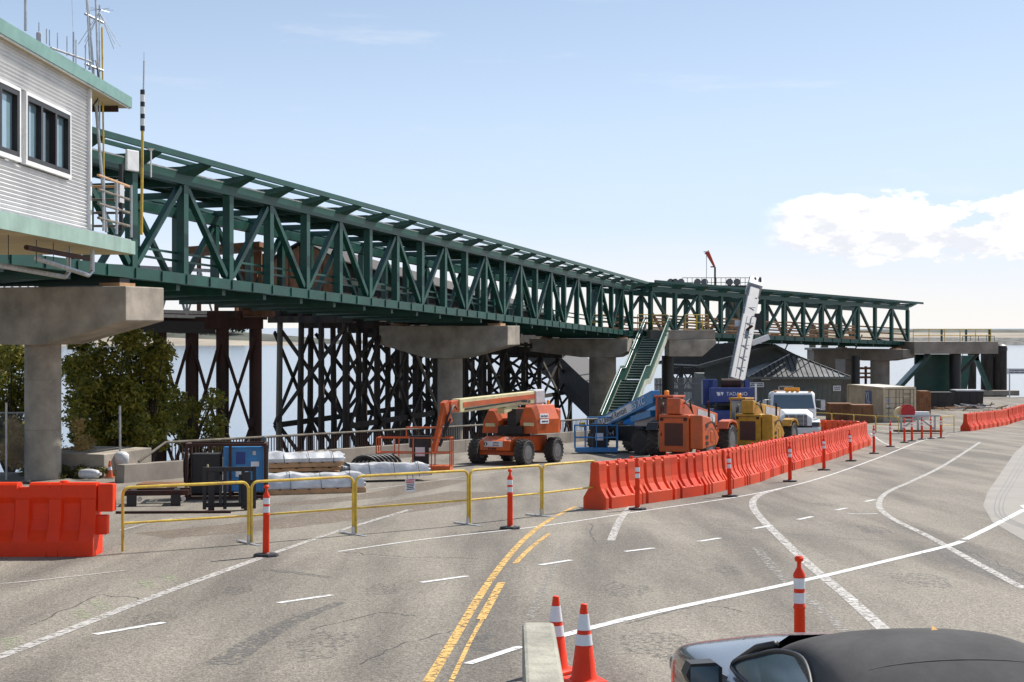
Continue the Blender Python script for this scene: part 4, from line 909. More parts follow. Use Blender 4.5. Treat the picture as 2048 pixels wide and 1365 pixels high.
    for q in range(3): b.tube([k0 + V(-.5, .05 * q, -.15), k0 + V(-.1, .12 + .04 * q, .05), k0 + V(.2, .1 + .03 * q, -.3), k0 + V(.45, .1, -.9)], .018, 6)
    b.build('hydraulic_hose', M_BLK, t, smooth=True)
    basket(t, (k0.x + .85, k0.y - .75, -.02), 2.45, .95, M_ORG, -math.atan2(fx.y, fx.x) - R(4))
orange_lift()
def blue_lift():
    fx = Vector((-.62, .785, 0)); t = thing('boom_lift', 'blue telescopic boom lift behind the orange telehandler', 'boom lift', (5.25, 59.5, gz(59.5)), math.atan2(fx.y, fx.x))
    inv = Matrix.Rotation(-math.atan2(fx.y, fx.x), 4, 'Z')
    b = MB(); b.prism([(-1.6, .5), (1.6, .5), (1.4, .98), (.6, 1.12), (-.6, 1.12), (-1.4, .98)], -.7, .7, 'Y'); ch = b.build('chassis', M_BLK, t, bevel=.03)
    text('4x4', .3, M_TEXTW, ch, (.9, .705, .8), (R(90), 0, R(180)), ext=.004)
    for x in (1.35, -1.35):
        for y in (-1.0, 1.0): wheel(t, (x, y, .5), .52, .4, rim=M_BLK)
    b = MB(); hood(b, -2.1, -1.0, .25, 1.15, 1.15, 2.1, .35); b.build('engine_cover', M_GREY, t, smooth='auto', bevel=.05); b = MB(); hood(b, -1.2, .6, -1.15, -.35, 1.15, 2.0, .35); b.build('tank_cover', M_GREY, t, smooth='auto', bevel=.05)
    MB().box((-.5, 0, 1.35), (1.9, .8, .4)).build('turntable', M_BLUE, t, bevel=.03); MB().box((-.7, 0, 1.8), (.9, .5, .8)).build('boom_pedestal', M_BLUE, t, bevel=.03)
    # boom in world coordinates turned into the machine's frame
    W0 = t.matrix_basis.copy(); Wi = W0.inverted()
    a = Wi @ at(1306, 797, 56.6); c = Wi @ at(1198, 852, 61.0); d = (c - a).normalized()
    MB().beam(a - d * .3, c, .38, .5).build('boom', M_BLUE, t, bevel=.02); MB().beam(c - d * .1, c + d * .5, .26, .36).build('fly_boom', M_BLUE, t, bevel=.02)
    sd = d.cross(V(0, 0, 1)).normalized(); n_ = sd if (Wi.to_3x3() @ V(0, -1, 0)).dot(sd) > 0 else -sd; upv = n_.cross(d) if n_.cross(d).z > 0 else d.cross(n_)
    mid = a.lerp(c, .62) + n_ * .195; MB().beam(mid - d * 1.55, mid + d * 1.55, .34, .012, n_).build('name_plate', M_SIGN, t)
    # letters run from the basket end up to the pivot end
    xl = -d; yl = upv; zl = n_; mr = Matrix((xl, yl, zl)).transposed().to_4x4()
    for body, f, sz, m in (('United Rentals', .62, .38, M_TEXTB), ('S-65 XC', .22, .44, M_TEXTW)):
        o = text(body, sz, m, t, (0, 0, 0), (0, 0, 0)); p = a.lerp(c, f) + n_ * .206; o.matrix_local = Matrix.Translation(p) @ mr
    e_ = emblem(t, (0, 0, 0), (0, 0, 0), .14); e_.matrix_local = Matrix.Translation(a.lerp(c, .62) + d * 1.36 + n_ * .206) @ mr
    MB().beam(a + V(0, 0, -.6), a.lerp(c, .35) + V(0, 0, -.45), .25, .25).build('lift_cylinder', M_BLUE, t)
    bp = Wi @ (gp(1192, 907)); e = basket(t, (bp.x, bp.y, .06), 1.75, .85, M_BLUE, -math.atan2(fx.y, fx.x)); pb = Wi @ (gp(1192, 907) + V(.2, .4, .7)); MB().beam(c + d * .4, pb, .2, .2).build('jib', M_BLUE, t)
    for px in (1164, 1212): p = Wi @ at(px, 850, 60.2); MB().box(p, (.18, .18, .2)).build('pivot_block', M_YEL, t)
blue_lift()
def telehandler(label, p, rz, m, boomdz, sc_=1.0):
    """local x forward, y left; seen from behind"""
    t = thing('telehandler', label, 'telehandler', p, rz); t.scale = (sc_, sc_, sc_)
    for x in (1.55, -1.25):
        for y in (-.98, .98): wheel(t, (x, y, .62), .64, .45)
        MB().box((x, 0, .62), (.3, 1.6, .3)).build('axle', M_BLK, t)
    MB().box((.1, 0, .85), (4.0, .8, .5)).build('frame', m, t, bevel=.04)
    b = MB(); b.prism([(-2.35, .28), (-1.9, .28), (-1.6, 1.0), (-1.6, 1.7), (-2.35, 1.7)], -.68, .52, 'Y'); r = b.build('rear_counterweight', m, t, bevel=.04)
    MB().box((-2.36, -.08, .95), (.04, .72, .85)).build('radiator_grille', mat('brown_grille', (.10, .035, .025), .7, n=.2, scale=40), r)
    # engine pod on the right, cab on the left
    b = MB(); b.prism([(-2.3, .4), (-.5, .5), (-.2, .8), (-.6, 1.1), (-1.35, 1.6), (-2.3, 1.69)], -1.2, -.7, 'Y'); e = b.build('engine_pod', m, t, bevel=.05)
    for z in (.62, .85, 1.3): MB().box((-1.75, -1.205, z), (.3, .02, .13)).build('vent', M_BLK, e)
    MB().box((-1.15, -1.205, .85), (.3, .02, .4)).build('access_panel', m, e, bevel=.008)
    c = MB(); 
    for x, y in ((-.75, .55), (-.75, 1.2), (.55, .55), (.55, 1.2)): c.beam((x, y, 1.0), (x * .9, y, 2.35), .09, .09)
    c.box((-.1, .88, 2.38), (1.45, .8, .09)); c.box((-.1, .88, 1.02), (1.5, .78, .5)); cb = c.build('cab', m, t, bevel=.015)
    MB().box((-.72, .88, 1.78), (.02, .58, 1.0)).build('rear_glass', M_GLASSD, cb); MB().box((-.1, 1.19, 1.78), (1.15, .02, 1.0)).build('side_glass', M_GLASSD, cb); MB().box((.52, .88, 1.78), (.02, .58, 1.0)).build('windscreen', M_GLASSD, cb)
    MB().lathe([(.09, 2.43), (.1, 2.45), (.1, 2.58), (.06, 2.62)], 12, (-.4, .9, 0)).build('beacon', M_AMB, t)
    a = Vector((-2.25, -.05, 2.02)); q = Vector((2.5, -.05, 1.95 + boomdz)); d = (q - a).normalized()
    MB().beam(a, q, .42, .52).build('boom', m, t, bevel=.03); MB().beam(a - d * .06, a + d * .5, .56, .6).build('boom_heel', m, t, bevel=.04)
    MB().beam(a + d * 2.2 + V(0, -.22, 0), a + d * 4.4 + V(0, -.22, 0), .012, .34).build('side_decal', M_GREY, t); MB().box(a + d * 4.2 + V(0, -.235, -.04), (.22, .012, .2)).build('rental_plate', M_SIGN, t)
    b = MB(); b.prism([(2.3, 1.5 + boomdz), (2.75, 1.4 + boomdz), (2.9, .9), (2.7, .55), (2.45, .6), (2.6, .95), (2.45, 1.25)], -.35, .3, 'Y'); b.build('boom_nose', m, t, bevel=.04)
    MB().box((2.95, 0, .6), (.12, 1.5, .9)).build('fork_carriage', M_BLK, t)
    for y in (-.45, .45): MB().box((3.5, y, .2), (1.1, .12, .06)).build('fork', M_BLK, t)
    for x in (1.55, -1.25):
        for y in (-.98, .98):
            b = MB(); b.prism([(x - .72, 1.1), (x - .5, 1.38), (x, 1.45), (x + .5, 1.38), (x + .72, 1.1), (x + .66, 1.08), (x + .45, 1.3), (x, 1.37), (x - .45, 1.3), (x - .66, 1.08)], y - .22, y + .22, 'Y'); b.build('mudguard', m if x > 0 else M_BLK, t)
    b = MB()
    for k in range(4): b.tube([a + V(.2, -.34 - .03 * k, .1), a + V(.8, -.36, .25 - .1 * k), a + V(1.1, -.4, -.3), a + V(1.0, -.4, -.75)], .02, 6)
    b.build('hydraulic_hose', M_BLK, t, smooth=True)
    MB().box((.62, 1.32, 1.65), (.05, .18, .26)).build('mirror', M_BLK, t)
    for y in (-.55, .4): MB().box((-2.37, y, 1.52), (.04, .12, .1)).build('rear_lamp', M_RUST, t)
    MB().box((-2.362, -.08, 1.58), (.015, 1.1, .02)).build('panel_seam', M_BLK, t); MB().box((-2.362, .42, .95), (.03, .03, .12)).build('latch', M_BLK, t)
    MB().tube([(-.9, -1.0, 1.3), (-.9, -1.0, 2.1), (-1.0, -1.0, 2.2)], .045).build('exhaust', M_RUST, t, smooth='auto')
    MB().tube([(-1.9, -.05, 1.0), (-.6, -.05, 1.85)], .07).build('lift_cylinder', M_GALV, t)
    for x in (-2.0, -1.7): MB().tube([(x, .55, 1.72), (x, .55, 2.0)], .02, 6).build('hose_guide', M_BLK, t)
    b = MB()
    for k in range(3): b.tube([(-2.3, .33 + .03 * k, 2.15), (-2.42, .36, 1.95 - .05 * k), (-2.38, .42, 1.75), (-1.9, .45, 1.72)], .018, 6)
    b.build('hydraulic_hose', M_BLK, t, smooth=True)
    return t
telehandler('orange telehandler seen from behind at the barrier row', Vector((7.1, 56.1, gz(56.1))), math.atan2(.90, .44), M_ORG, -.55)
telehandler('yellow telehandler between the orange telehandler and the white truck', Vector((10.9, 62.3, gz(62.3))), math.atan2(.90, .44), M_GOLD, -.3, .94)
def crane():
    Y = 77.0; t = thing('mobile_crane', 'blue mobile crane with raised white telescopic boom', 'crane', (at(1458, 800, Y).x, Y, gz(Y)), R(86))
    for x in (-1.6, 2.2):
        for y in (-1.05, 1.05): wheel(t, (x, y, .7), .72, .55, rim=M_NAVY)
    MB().box((.3, 0, 1.15), (6.4, 1.9, .7)).build('carrier', M_NAVY, t, bevel=.04); MB().lathe([(.8, 1.5), (.8, 1.7)], 24).build('slew_ring', M_BLK, t)
    MB().box((-.2, 0, 2.0), (3.4, 1.6, .6)).build('superstructure', M_BLK, t, bevel=.03)
    cw = MB().box((-1.85, -.0, 2.3), (.6, 2.3, .78)).build('counterweight', M_NAVY, t, bevel=.04); text('TADANO', .26, M_TEXTW, cw, (-2.16, -.25, 2.36), (R(90), 0, R(-90)))
    b = MB(); b.add([(-2.156, .65, 2.46), (-2.156, .82, 2.46), (-2.156, .75, 2.26), (-2.156, .6, 2.28)], [(0, 1, 2, 3)]); b.add([(-2.156, .45, 2.46), (-2.156, .62, 2.46), (-2.156, .5, 2.26)], [(0, 1, 2)]); b.build('emblem', M_TEXTW, cw, fix=False)
    for y in (-.85, .85): MB().box((-1.3, y, 2.9), (.9, .25, .45)).build('winch_bracket', M_NAVY, t)
    MB().lathe([(.28, -.5), (.28, .5)], 18, (-1.3, 0, 2.9), 'Y').build('winch_drum', M_RUST, t)
    MB().box((.9, 1.0, 2.45), (1.5, .75, 1.4)).build('operator_cab', M_NAVY, t, bevel=.04)
    b = MB(); b.box((-2.0, -1.25, 2.45), (.2, .1, .9)); b.build('side_ladder', M_WHT, t)
    Wi = t.matrix_basis.inverted(); a = Wi @ at(1470, 772, Y - .4); c = Wi @ at(1509, 572, Y + 7.5); d = (c - a)
    for f0, f1, w, h in ((0, .62, .82, .95), (.6, .82, .7, .82), (.8, .97, .6, .7)): MB().beam(a + d * f0, a + d * f1, w, h, (1, 0, 0)).build('boom_section', mat('crane_boom_grey', (.27, .27, .275), .6, c2=(.19, .19, .2), n=.08, scale=1.2), t, bevel=.05)
    off = Vector((-d.z, 0, d.x)).normalized() * .49
    for s_ in (-.24, .02, .26): MB().beam(a + d * .02 + off + V(0, s_, 0), a + d * .6 + off + V(0, s_, 0), .035, .03).build('boom_rail', M_RIM, t)
    for f in (.1, .2, .31, .42, .53, .61, .7, .81): MB().beam(a + d * f + off * (1 if f < .6 else .86 if f < .8 else .74) + V(0, -.42 if f < .6 else -.34, 0), a + d * f + off * (1 if f < .6 else .86 if f < .8 else .74) + V(0, .42 if f < .6 else .34, 0), .03, .04).build('boom_band', M_GREY, t)
    MB().beam(a + d * .95, a + d * 1.03, .85, .9, (1, 0, 0)).build('boom_head', M_GREY, t, bevel=.03)
    for y in (-.3, 0, .3): MB().lathe([(.3, -.05), (.3, .05)], 16, tuple(a + d * 1.02 + V(-.2, y, .1)), 'Y').build('sheave', M_BLK, t)
    MB().beam(a + d * .47 + off * .9 + V(0, -.1, 0), a + d * .47 + off * 1.5 + V(0, -.4, 0), .12, .12).build('boom_bracket', M_RUST, t); MB().beam(a + d * .4 + V(0, -.45, 0), a + d * .42 + V(0, -1.4, .25), .25, .3).build('jib_mount', M_WHT, t); MB().box(a + d * .62 + V(0, -.6, 0), (.4, .35, .9)).build('hose_reel', M_BLK, t); MB().box(a + d * .6 + V(0, .55, 0), (.3, .3, .35)).build('spot_lamp_box', M_WHT, t)
    MB().tube([a + V(1.6, 0, -.9), a + d * .36 + V(.4, 0, 0)], .16).build('lift_cylinder', M_GREY, t)
crane()
def truck():
    Y = 69.0; t = thing('flatbed_truck', 'white flatbed tow truck with amber light bar facing the camera', 'truck', (at(1592, 800, Y).x, Y, gz(Y)), R(-96)); c = t      # local x forward (towards the camera)
    for x, r in ((-.9, .5), (-5.2, .5)):
        for y in (-.98, .98): wheel(t, (x, y, r), r, .3, rim=M_WHT, lugs=8)
    MB().box((-3.4, 0, .75), (6.6, .85, .3)).build('frame', M_BLK, t)
    # cab
    def ring(x, w, z0, z1, r=.12): return [(x, -w, z0), (x, -w, z1 - r), (x, -w + r, z1), (x, w - r, z1), (x, w, z1 - r), (x, w, z0)]
    b = MB(); b.loft([ring(-2.9, 1.1, .8, 2.5), ring(-1.75, 1.1, .8, 2.52), ring(-1.55, 1.05, .8, 2.42), ring(-1.12, 1.1, .8, 1.62, .05)]); cab = b.build('cab', M_WHT, t, bevel=.03)
    ws = MB(); ws.add([(-1.525, -.93, 2.32), (-1.525, .93, 2.32), (-1.125, 1.0, 1.66), (-1.125, -1.0, 1.66)], [(0, 1, 2, 3)]); w = ws.build('windscreen', M_GLASS, cab, fix=False); w.location = (.03, 0, .02)
    for y in (-1, 1): MB().box((-2.1, y * 1.105, 1.95), (.75, .02, .55)).build('side_window', M_GLASSD, cab); MB().box((-2.1, y * 1.11, 1.3), (.2, .02, .05)).build('door_handle', M_BLK, cab)
    def hr(x, w, z1, r=.22): return [(x, -w, .85), (x, -w, z1 - r), (x, -w + r * 1.3, z1), (x, w - r * 1.3, z1), (x, w, z1 - r), (x, w, .85)]
    b = MB(); b.loft([hr(-1.15, .95, 1.66), hr(-.3, .85, 1.56), hr(.05, .78, 1.46), hr(.12, .74, 1.4)]); b.build('bonnet', M_WHT, t, bevel=.04)
    for y in (-1, 1):
        b = MB(); q = []
        b.prism([(-1.55, .55), (-1.45, 1.0), (-1.1, 1.18), (-.6, 1.18), (-.1, 1.05), (.05, .85), (.05, .6), (-.3, .6), (-.42, .95), (-.9, 1.05), (-1.35, .85), (-1.4, .55)], y * 1.0 - .2, y * 1.0 + .2, 'Y'); b.build('front_wing', M_WHT, t, bevel=.05)
        MB().box((.07, y * .93, .92), (.05, .34, .2)).build('headlight', M_GLASS, t); MB().box((.06, y * 1.13, .92), (.06, .1, .2)).build('indicator', M_AMB, t)
        b = MB(); b.box((-1.0, y * 1.42, 1.85), (.1, .2, .5)); b.tube([(-1.3, y * 1.1, 1.7), (-1.0, y * 1.42, 1.6), (-1.0, y * 1.42, 2.1), (-1.3, y * 1.1, 2.1)], .02, 6); b.build('mirror', M_GALV, t)
    MB().box((.13, 0, 1.12), (.02, 1.05, .52)).build('grille_recess', M_BLK, t)
    for k in range(8): MB().box((.15, 0, .9 + .063 * k), (.03, 1.05, .022)).build('grille_bar', M_GALV, t)
    for y in (-.35, 0, .35): MB().box((.152, y, 1.12), (.03, .03, .52)).build('grille_bar', M_GALV, t)
    MB().box((.2, 0, .62), (.16, 2.25, .3)).build('bumper', M_WHT, t, bevel=.04)
    MB().box((-2.0, .0, 2.62), (.3, .75, .16)).build('light_bar', M_AMB, t, bevel=.03)
    for y in (-.85, -.25, 0, .25, .85): MB().box((-1.68, y, 2.5), (.06, .14, .05)).build('marker_lamp', M_AMB, t)
    MB().box((-5.1, 0, 1.15), (4.6, 2.3, .14)).build('flatbed', M_WOOD, t); MB().box((-5.1, 1.16, 1.1), (4.6, .06, .2)).build('bed_rail', M_RUST, t); MB().box((-5.1, -1.16, 1.1), (4.6, .06, .2)).build('bed_rail', M_RUST, t)
    b = MB()
    for y in (-1, 1):
        b.tube([(-3.0, y * 1.12, 1.42), (-7.2, y * 1.12, 1.42)], .03, 6)
        for k in range(6): b.tube([(-3.0 - k * .84, y * 1.12, 1.2), (-3.0 - k * .84, y * 1.12, 1.42)], .025, 6)
    b.build('stake_rail', M_BLK, t)
    b = MB()
    for y in (-.9, 0, .9): b.tube([(-2.95, y, 1.2), (-2.95, y, 2.4)], .03, 6)
    b.tube([(-2.95, -.95, 2.4), (-2.95, .95, 2.4)], .03, 6); b.build('headboard', M_GALV, t)
truck()
# ================================================================ BARRIERS, FENCES, POSTS, CONES
def barrier_mesh(L, m, name='body', H=1.07, groove=3):
    """water barrier: swept profile, grooves recessed into both faces, notched top and foot; local x along its length"""
    A = [(.30, .0), (.30, .26), (.17, .46), (.135, .58), (.115, .86), (.115, H - .05), (.09, H)]
    G = [(.30, .0), (.30, .26), (.13, .34), (.075, .52), (.07, .84), (.115, H - .1), (.085, H - .06)]
    N_ = [(.22, .0), (.22, .12), (.17, .46), (.135, .58), (.115, .86), (.115, H - .05), (.09, H)]
    E = [(.27, .0), (.27, .24), (.14, .44), (.10, .58), (.085, .86), (.085, H - .07), (.06, H - .03)]
    st = [(-L / 2, E), (-L / 2 + .03, A)]; xs = []
    for k in range(groove):
        c = -L / 2 + L * (k + 1) / (groove + 1); xs.append(c)
    for c in xs: st += [(c - .075, A), (c - .055, G), (c + .055, G), (c + .075, A)]
    nn = []
    for c in (-L * .25 * .98, L * .25 * .98): nn += [(c - .085, A), (c - .08, N_), (c + .08, N_), (c + .085, A)]
    if groove == 3:                                        # foot notches between the grooves
        st = sorted(st + [(x + (.0005 * i), p) for i, (x, p) in enumerate([])], key=lambda q: q[0])
        extra = []
        for c in (-L * .375, L * .375): extra += [(c - .065, A), (c - .06, N_), (c + .06, N_), (c + .065, A)]
        st = sorted(st + extra, key=lambda q: q[0])
    st += [(L / 2 - .03, A), (L / 2, E)]
    b = MB(); b.loft([[(x, y, z) for y, z in P] + [(x, -y, z) for y, z in reversed(P)] for x, P in st]); me = b.build(name, m)
    return me
def barrier(label, p, rz, m, proto={}, group=None, L=1.8):
    t = thing('water_barrier', label, 'barrier', p, rz, group)
    if m.name not in proto:
        proto[m.name] = barrier_mesh(L, m); o = proto[m.name]; o.parent = t; bv = o.modifiers.new('edge', 'BEVEL'); bv.width = .012; bv.segments = 2; bv.limit_method = 'ANGLE'; bv.angle_limit = R(35)
    else: o = proto[m.name].copy(); col.objects.link(o); o.parent = t
    b = MB(); b.lathe([(.055, 0), (.055, .035), (.04, .045)], 12, (.3, 0, 1.05)); b.build('filler_cap', M_RED, t)
    b = MB(); b.lathe([(.028, .05), (.028, 1.1), (.045, 1.105), (.045, 1.13)], 10, (L / 2 + .012, 0, 0)); b.build('joint_pin', M_RED, t); return t
def lay(path, L, lab, m, group):
    pts = [Vector((*p, 0)) for p in path]; i = 0; p = pts[0].copy(); k = 0; out = []
    while True:
        rem = L; q = p.copy(); j = i
        while j < len(pts) - 1 and (pts[j + 1] - q).length < rem: rem -= (pts[j + 1] - q).length; q = pts[j + 1].copy(); j += 1
        if j >= len(pts) - 1: break
        q = q + (pts[j + 1] - q).normalized() * rem; c = (p + q) / 2; d = q - p
        out.append((Vector((c.x, c.y, gz(c.y))), math.atan2(d.y, d.x))); p = q; i = j
    for k, (c, rz) in enumerate(out): barrier(lab(k, len(out)), c, rz + rnd.uniform(-.05, .05), m, group=group)
    return out
row = lay([(1.85, 32.3), (2.9, 33.9), (4.67, 36.6), (6.72, 40.9), (8.3, 45.4), (10.0, 49.5), (12.3, 55.2), (14.6, 61.6), (17.2, 68.6)], 1.83,
          lambda k, n: f'orange water barrier, {ORD[k]} from the near end of the row by the telehandlers' if k else 'orange water barrier at the near end of the row, touching the yellow fence', M_REDF, 'barriers in the row by the telehandlers')
lay([(16.9, 69.3), (15.9, 71.2), (14.2, 74.0)], 1.83, lambda k, n: f'orange water barrier in the short return behind the row, {("nearest", "second", "third")[k]} from its corner', M_REDF, 'barriers in the short return')
lay([(27.8, 87.2), (31.5, 94.5), (35.5, 102), (41.5, 112.5), (46, 119)], 1.83, lambda k, n: f'orange water barrier in the far right row, {ORD[k]} from its near end' if k else 'orange water barrier at the near end of the far right row', M_REDF, 'barriers in the far right row')
# big barrier at the left edge
def left_barrier():
    p = gp(118, 1110); t = thing('water_barrier', 'bright orange water barrier at the left edge beside the yellow fence', 'barrier', p + V(-.55, .0, 0), R(1)); L = 2.62; H = 1.2
    A = [(.30, .0), (.30, .24), (.25, .40), (.17, .58), (.17, H - .28), (.14, H - .24), (.14, H - .04), (.10, H)]
    G = [(.30, .0), (.30, .24), (.16, .42), (.09, .60), (.09, H - .34), (.14, H - .24), (.14, H - .04), (.10, H)]
    T = [(.30, .0), (.30, .24), (.25, .40), (.17, .58), (.17, H - .28), (.14, H - .24), (.14, H - .12), (.12, H - .08)]
    N_ = [(.30, .1), (.30, .24), (.25, .40), (.17, .58), (.17, H - .28), (.14, H - .24), (.14, H - .04), (.10, H)]
    st = [(-L / 2, A)]
    ev = []
    for c in (-.86, -.3, .26, .78): ev += [(c - .17, A), (c - .13, G), (c + .13, G), (c + .17, A)]
    TN = [(.30, .1)] + T[1:]
    for c, P_ in ((-.58, TN), (-.02, T), (.52, TN)): ev += [(c - .1, A), (c - .095, P_), (c + .095, P_), (c + .1, A)]
    st = sorted(st + ev + [(L / 2 - .12, A)], key=lambda q: q[0])
    b = MB(); b.loft([[(x, y, z) for y, z in P] + [(x, -y, z) for y, z in reversed(P)] for x, P in st]); o = b.build('body', M_RED, t); bv = o.modifiers.new('edge', 'BEVEL'); bv.width = .018; bv.segments = 2; bv.limit_method = 'ANGLE'; bv.angle_limit = R(35)
    for z0, z1 in ((.72, 1.18), (.34, .66)): MB().box((L / 2 + (.02 if z0 > .5 else -.05), 0, (z0 + z1) / 2), (.26 if z0 > .5 else .2, .24 if z0 > .5 else .2, z1 - z0)).build('end_knuckle', M_RED, t, bevel=.02)
    for x, m in ((-.7, M_RED), (.0, M_BLK), (.62, M_RED)): MB().lathe([(.07, 0), (.07, .05), (.05, .06)], 14, (x, 0, H - .03)).build('filler_cap', m, t)
left_barrier()
# yellow pipe barricades
def barricade(p, q, label, group, feet=(0, 1), H=1.1):
    d = (q - p); L = d.length; t = thing('pipe_barricade', label, 'barricade', p, 0, group, tilt=False); dx = d.normalized()
    def w(s, z): return dx * s + V(0, 0, z)
    r = .13; arc0 = [w(r - r * math.cos(a), H - r + r * math.sin(a)) for a in [i * math.pi / 10 for i in range(6)]]; arc1 = [w(L - r + r * math.sin(a), H - r + r * math.cos(a)) for a in [i * math.pi / 10 for i in range(6)]]
    b = MB(); b.tube([w(0, .03)] + arc0 + arc1 + [w(L, .03)], .026, 8); b.build('frame', M_YEL, t, smooth='auto')
    b = MB(); b.tube([w(0, .5), w(L, .5)], .02, 8); b.build('mid_rail', M_YEL, t, smooth='auto')
    n = Vector((-dx.y, dx.x, 0))
    for k in feet:
        s = k * L; f = MB().beam(w(s, .015) - n * .42, w(s, .015) + n * .42, .07, .022).build('foot', M_GALV, t)
        MB().lathe([(.032, .02), (.032, .16)], 10, w(s, 0)).build('socket', M_GALV, f)
    return t
fx = [(242, 1107), (500, 1088), (709, 1070), (938, 1050), (1084, 1033), (1192, 1018)]
fp = [gp(*p) for p in fx]
labs = ['yellow pipe barricade beside the bright orange barrier at left', 'yellow pipe barricade behind the leftmost delineator post', 'yellow pipe barricade carrying the small danger sign', 'yellow pipe barricade behind the second delineator post from the left', 'yellow pipe barricade ending at the orange barrier row']
for i in range(5): barricade(fp[i] + (fp[i + 1] - fp[i]).normalized() * .03, fp[i + 1] - (fp[i + 1] - fp[i]).normalized() * .03, labs[i], 'yellow barricades across the yard', (1,))
bx = [(1618, 855), (1664, 858), (1708, 862), (1752, 866), (1799, 868.5)]
bp_ = [gp(*p) for p in bx]
for i in range(4): barricade(bp_[i], bp_[i + 1] - (bp_[i + 1] - bp_[i]).normalized() * .08, 'yellow pipe barricade ' + ['beside the flatbed of the white truck', 'in front of the plywood boxes', 'left of the container doors', 'in front of the container doors'][i], 'yellow barricades by the container', (1,), 1.0)
barricade(gp(1884, 868), gp(1908, 866), 'short yellow pipe barricade touching the far right barrier row', 'yellow barricades by the container', (0, 1), 1.0)
# danger sign hung on the third barricade
t = thing('danger_sign', 'small white danger notice hanging on the yellow barricade', 'sign', fp[2].lerp(fp[3], .47) + V(0, -.03, .72), math.atan2((fp[3] - fp[2]).y, (fp[3] - fp[2]).x), tilt=False)
MB().box((0, 0, .16), (.24, .006, .26)).build('plate', M_SIGN, t); MB().box((0, -.005, .235), (.20, .006, .07)).build('red_band', M_SGRED, t)
text('DANGER', .05, M_TEXTW, t, (0, -.01, .235), (R(90), 0, 0), ext=.001); bars(4, .19, .13, M_TEXTB, t, (0, -.005, .125), (R(90), 0, 0), 11)
for x in (-.07, .07): MB().tube([(x, 0, .28), (x, .01, .36)], .006, 6).build('cable_tie', M_BLK, t)
# delineator posts
def post_proto():
    t = thing('delineator_post', 'x', 'delineator post', (0, 0, 0)); r = .052
    b = MB(); b.lathe([(.21, 0), (.21, .02), (.2, .045), (.07, .055), (.05, .07)], 8); b.build('rubber_base', M_BLK, t)
    b = MB(); b.lathe([(r + .006, .05), (r + .004, .3), (r, .66), (r + .007, .67), (r + .007, .69), (r, .7), (r, .96), (r + .007, .97), (r + .004, 1.0), (.022, 1.06), (.02, 1.11), (.04, 1.125), (.045, 1.15), (.03, 1.17)], 20); b.build('tube', M_RED, t, smooth='auto')
    for z in (.72, .86): MB().lathe([(r + .003, z), (r + .003, z + .1)], 20).build('reflective_band', M_REFL, t, smooth='auto')
    return t
PP = post_proto()
pos_ = [((532, 1113), 'at the left, in front of the first two yellow barricades'), ((1020, 1058), 'in front of the fourth yellow barricade'), ((1275, 1020), 'at the near end of the orange barrier row'), ((1460, 994), 'second along the orange barrier row'), ((1580, 964), 'third along the orange barrier row'),
        ((1648, 941), 'fourth along the orange barrier row'), ((1702, 923), 'fifth along the orange barrier row'), ((1748, 908), 'just past the corner of the orange barrier row'), ((1781, 894), 'alone between the barrier corner and the cluster of five'), ((1809, 886), 'leftmost of the cluster of five by the container'), ((1824, 883), 'second from left in the cluster of five'),
        ((1844, 879.5), 'middle one of the cluster of five'), ((1862, 878), 'fourth from left in the cluster of five'), ((1882, 877), 'rightmost of the cluster of five'), ((1600, 1357), 'big in the foreground above the car roof')]
for i, (px, lab) in enumerate(pos_):
    o = PP if i == 0 else copy_tree(PP); place(o, gp(*px), rnd.uniform(0, 6)); o['label'] = 'orange delineator post, ' + lab; o['group'] = 'delineator posts'
    if i in (6,): o.rotation_euler.y += .07
    if i == 3: o.rotation_euler.y -= .04
# traffic cones
def cone(p, label, rz):
    t = thing('traffic_cone', label, 'traffic cone', p, rz); H = .74
    b = MB(); b.box((0, 0, .02), (.36, .36, .04)); b.build('base', M_RED, t, bevel=.012)
    R0, R1 = .125, .03
    def rr(z): return R0 + (R1 - R0) * (z - .04) / (H - .04)
    b = MB(); b.lathe([(rr(.04) + .02, .035), (rr(.06), .06), (rr(H) , H), (R1 - .01, H + .006)], 28); b.build('body', M_RED, t, smooth='auto')
    for a, c in ((.36, .46), (.5, .65)): MB().lathe([(rr(a) + .003, a), (rr(c) + .003, c)], 28).build('reflective_collar', M_REFL, t, smooth='auto')
cone(gp(1168, 1366), 'orange traffic cone with two white collars, nearer one by the wall end', .3); cone(gp(1112, 1345), 'orange traffic cone half hidden behind the concrete wall end', .9)
# end of the concrete wall in the foreground
t = MB().box((0, 0, 0), (.25, 5.2, 1.04)).build('concrete_wall', mat('mossy_concrete', (.36, .34, .27), .9, n=.18, scale=3, bump=.5, bscale=40), bevel=.03); t.location = (.205, 8.5, gz(8.5) + .45); t.rotation_euler = (-math.atan(SL), 0, 0)
tag(t, 'weathered end of a concrete wall in the foreground beside the cones', 'wall')
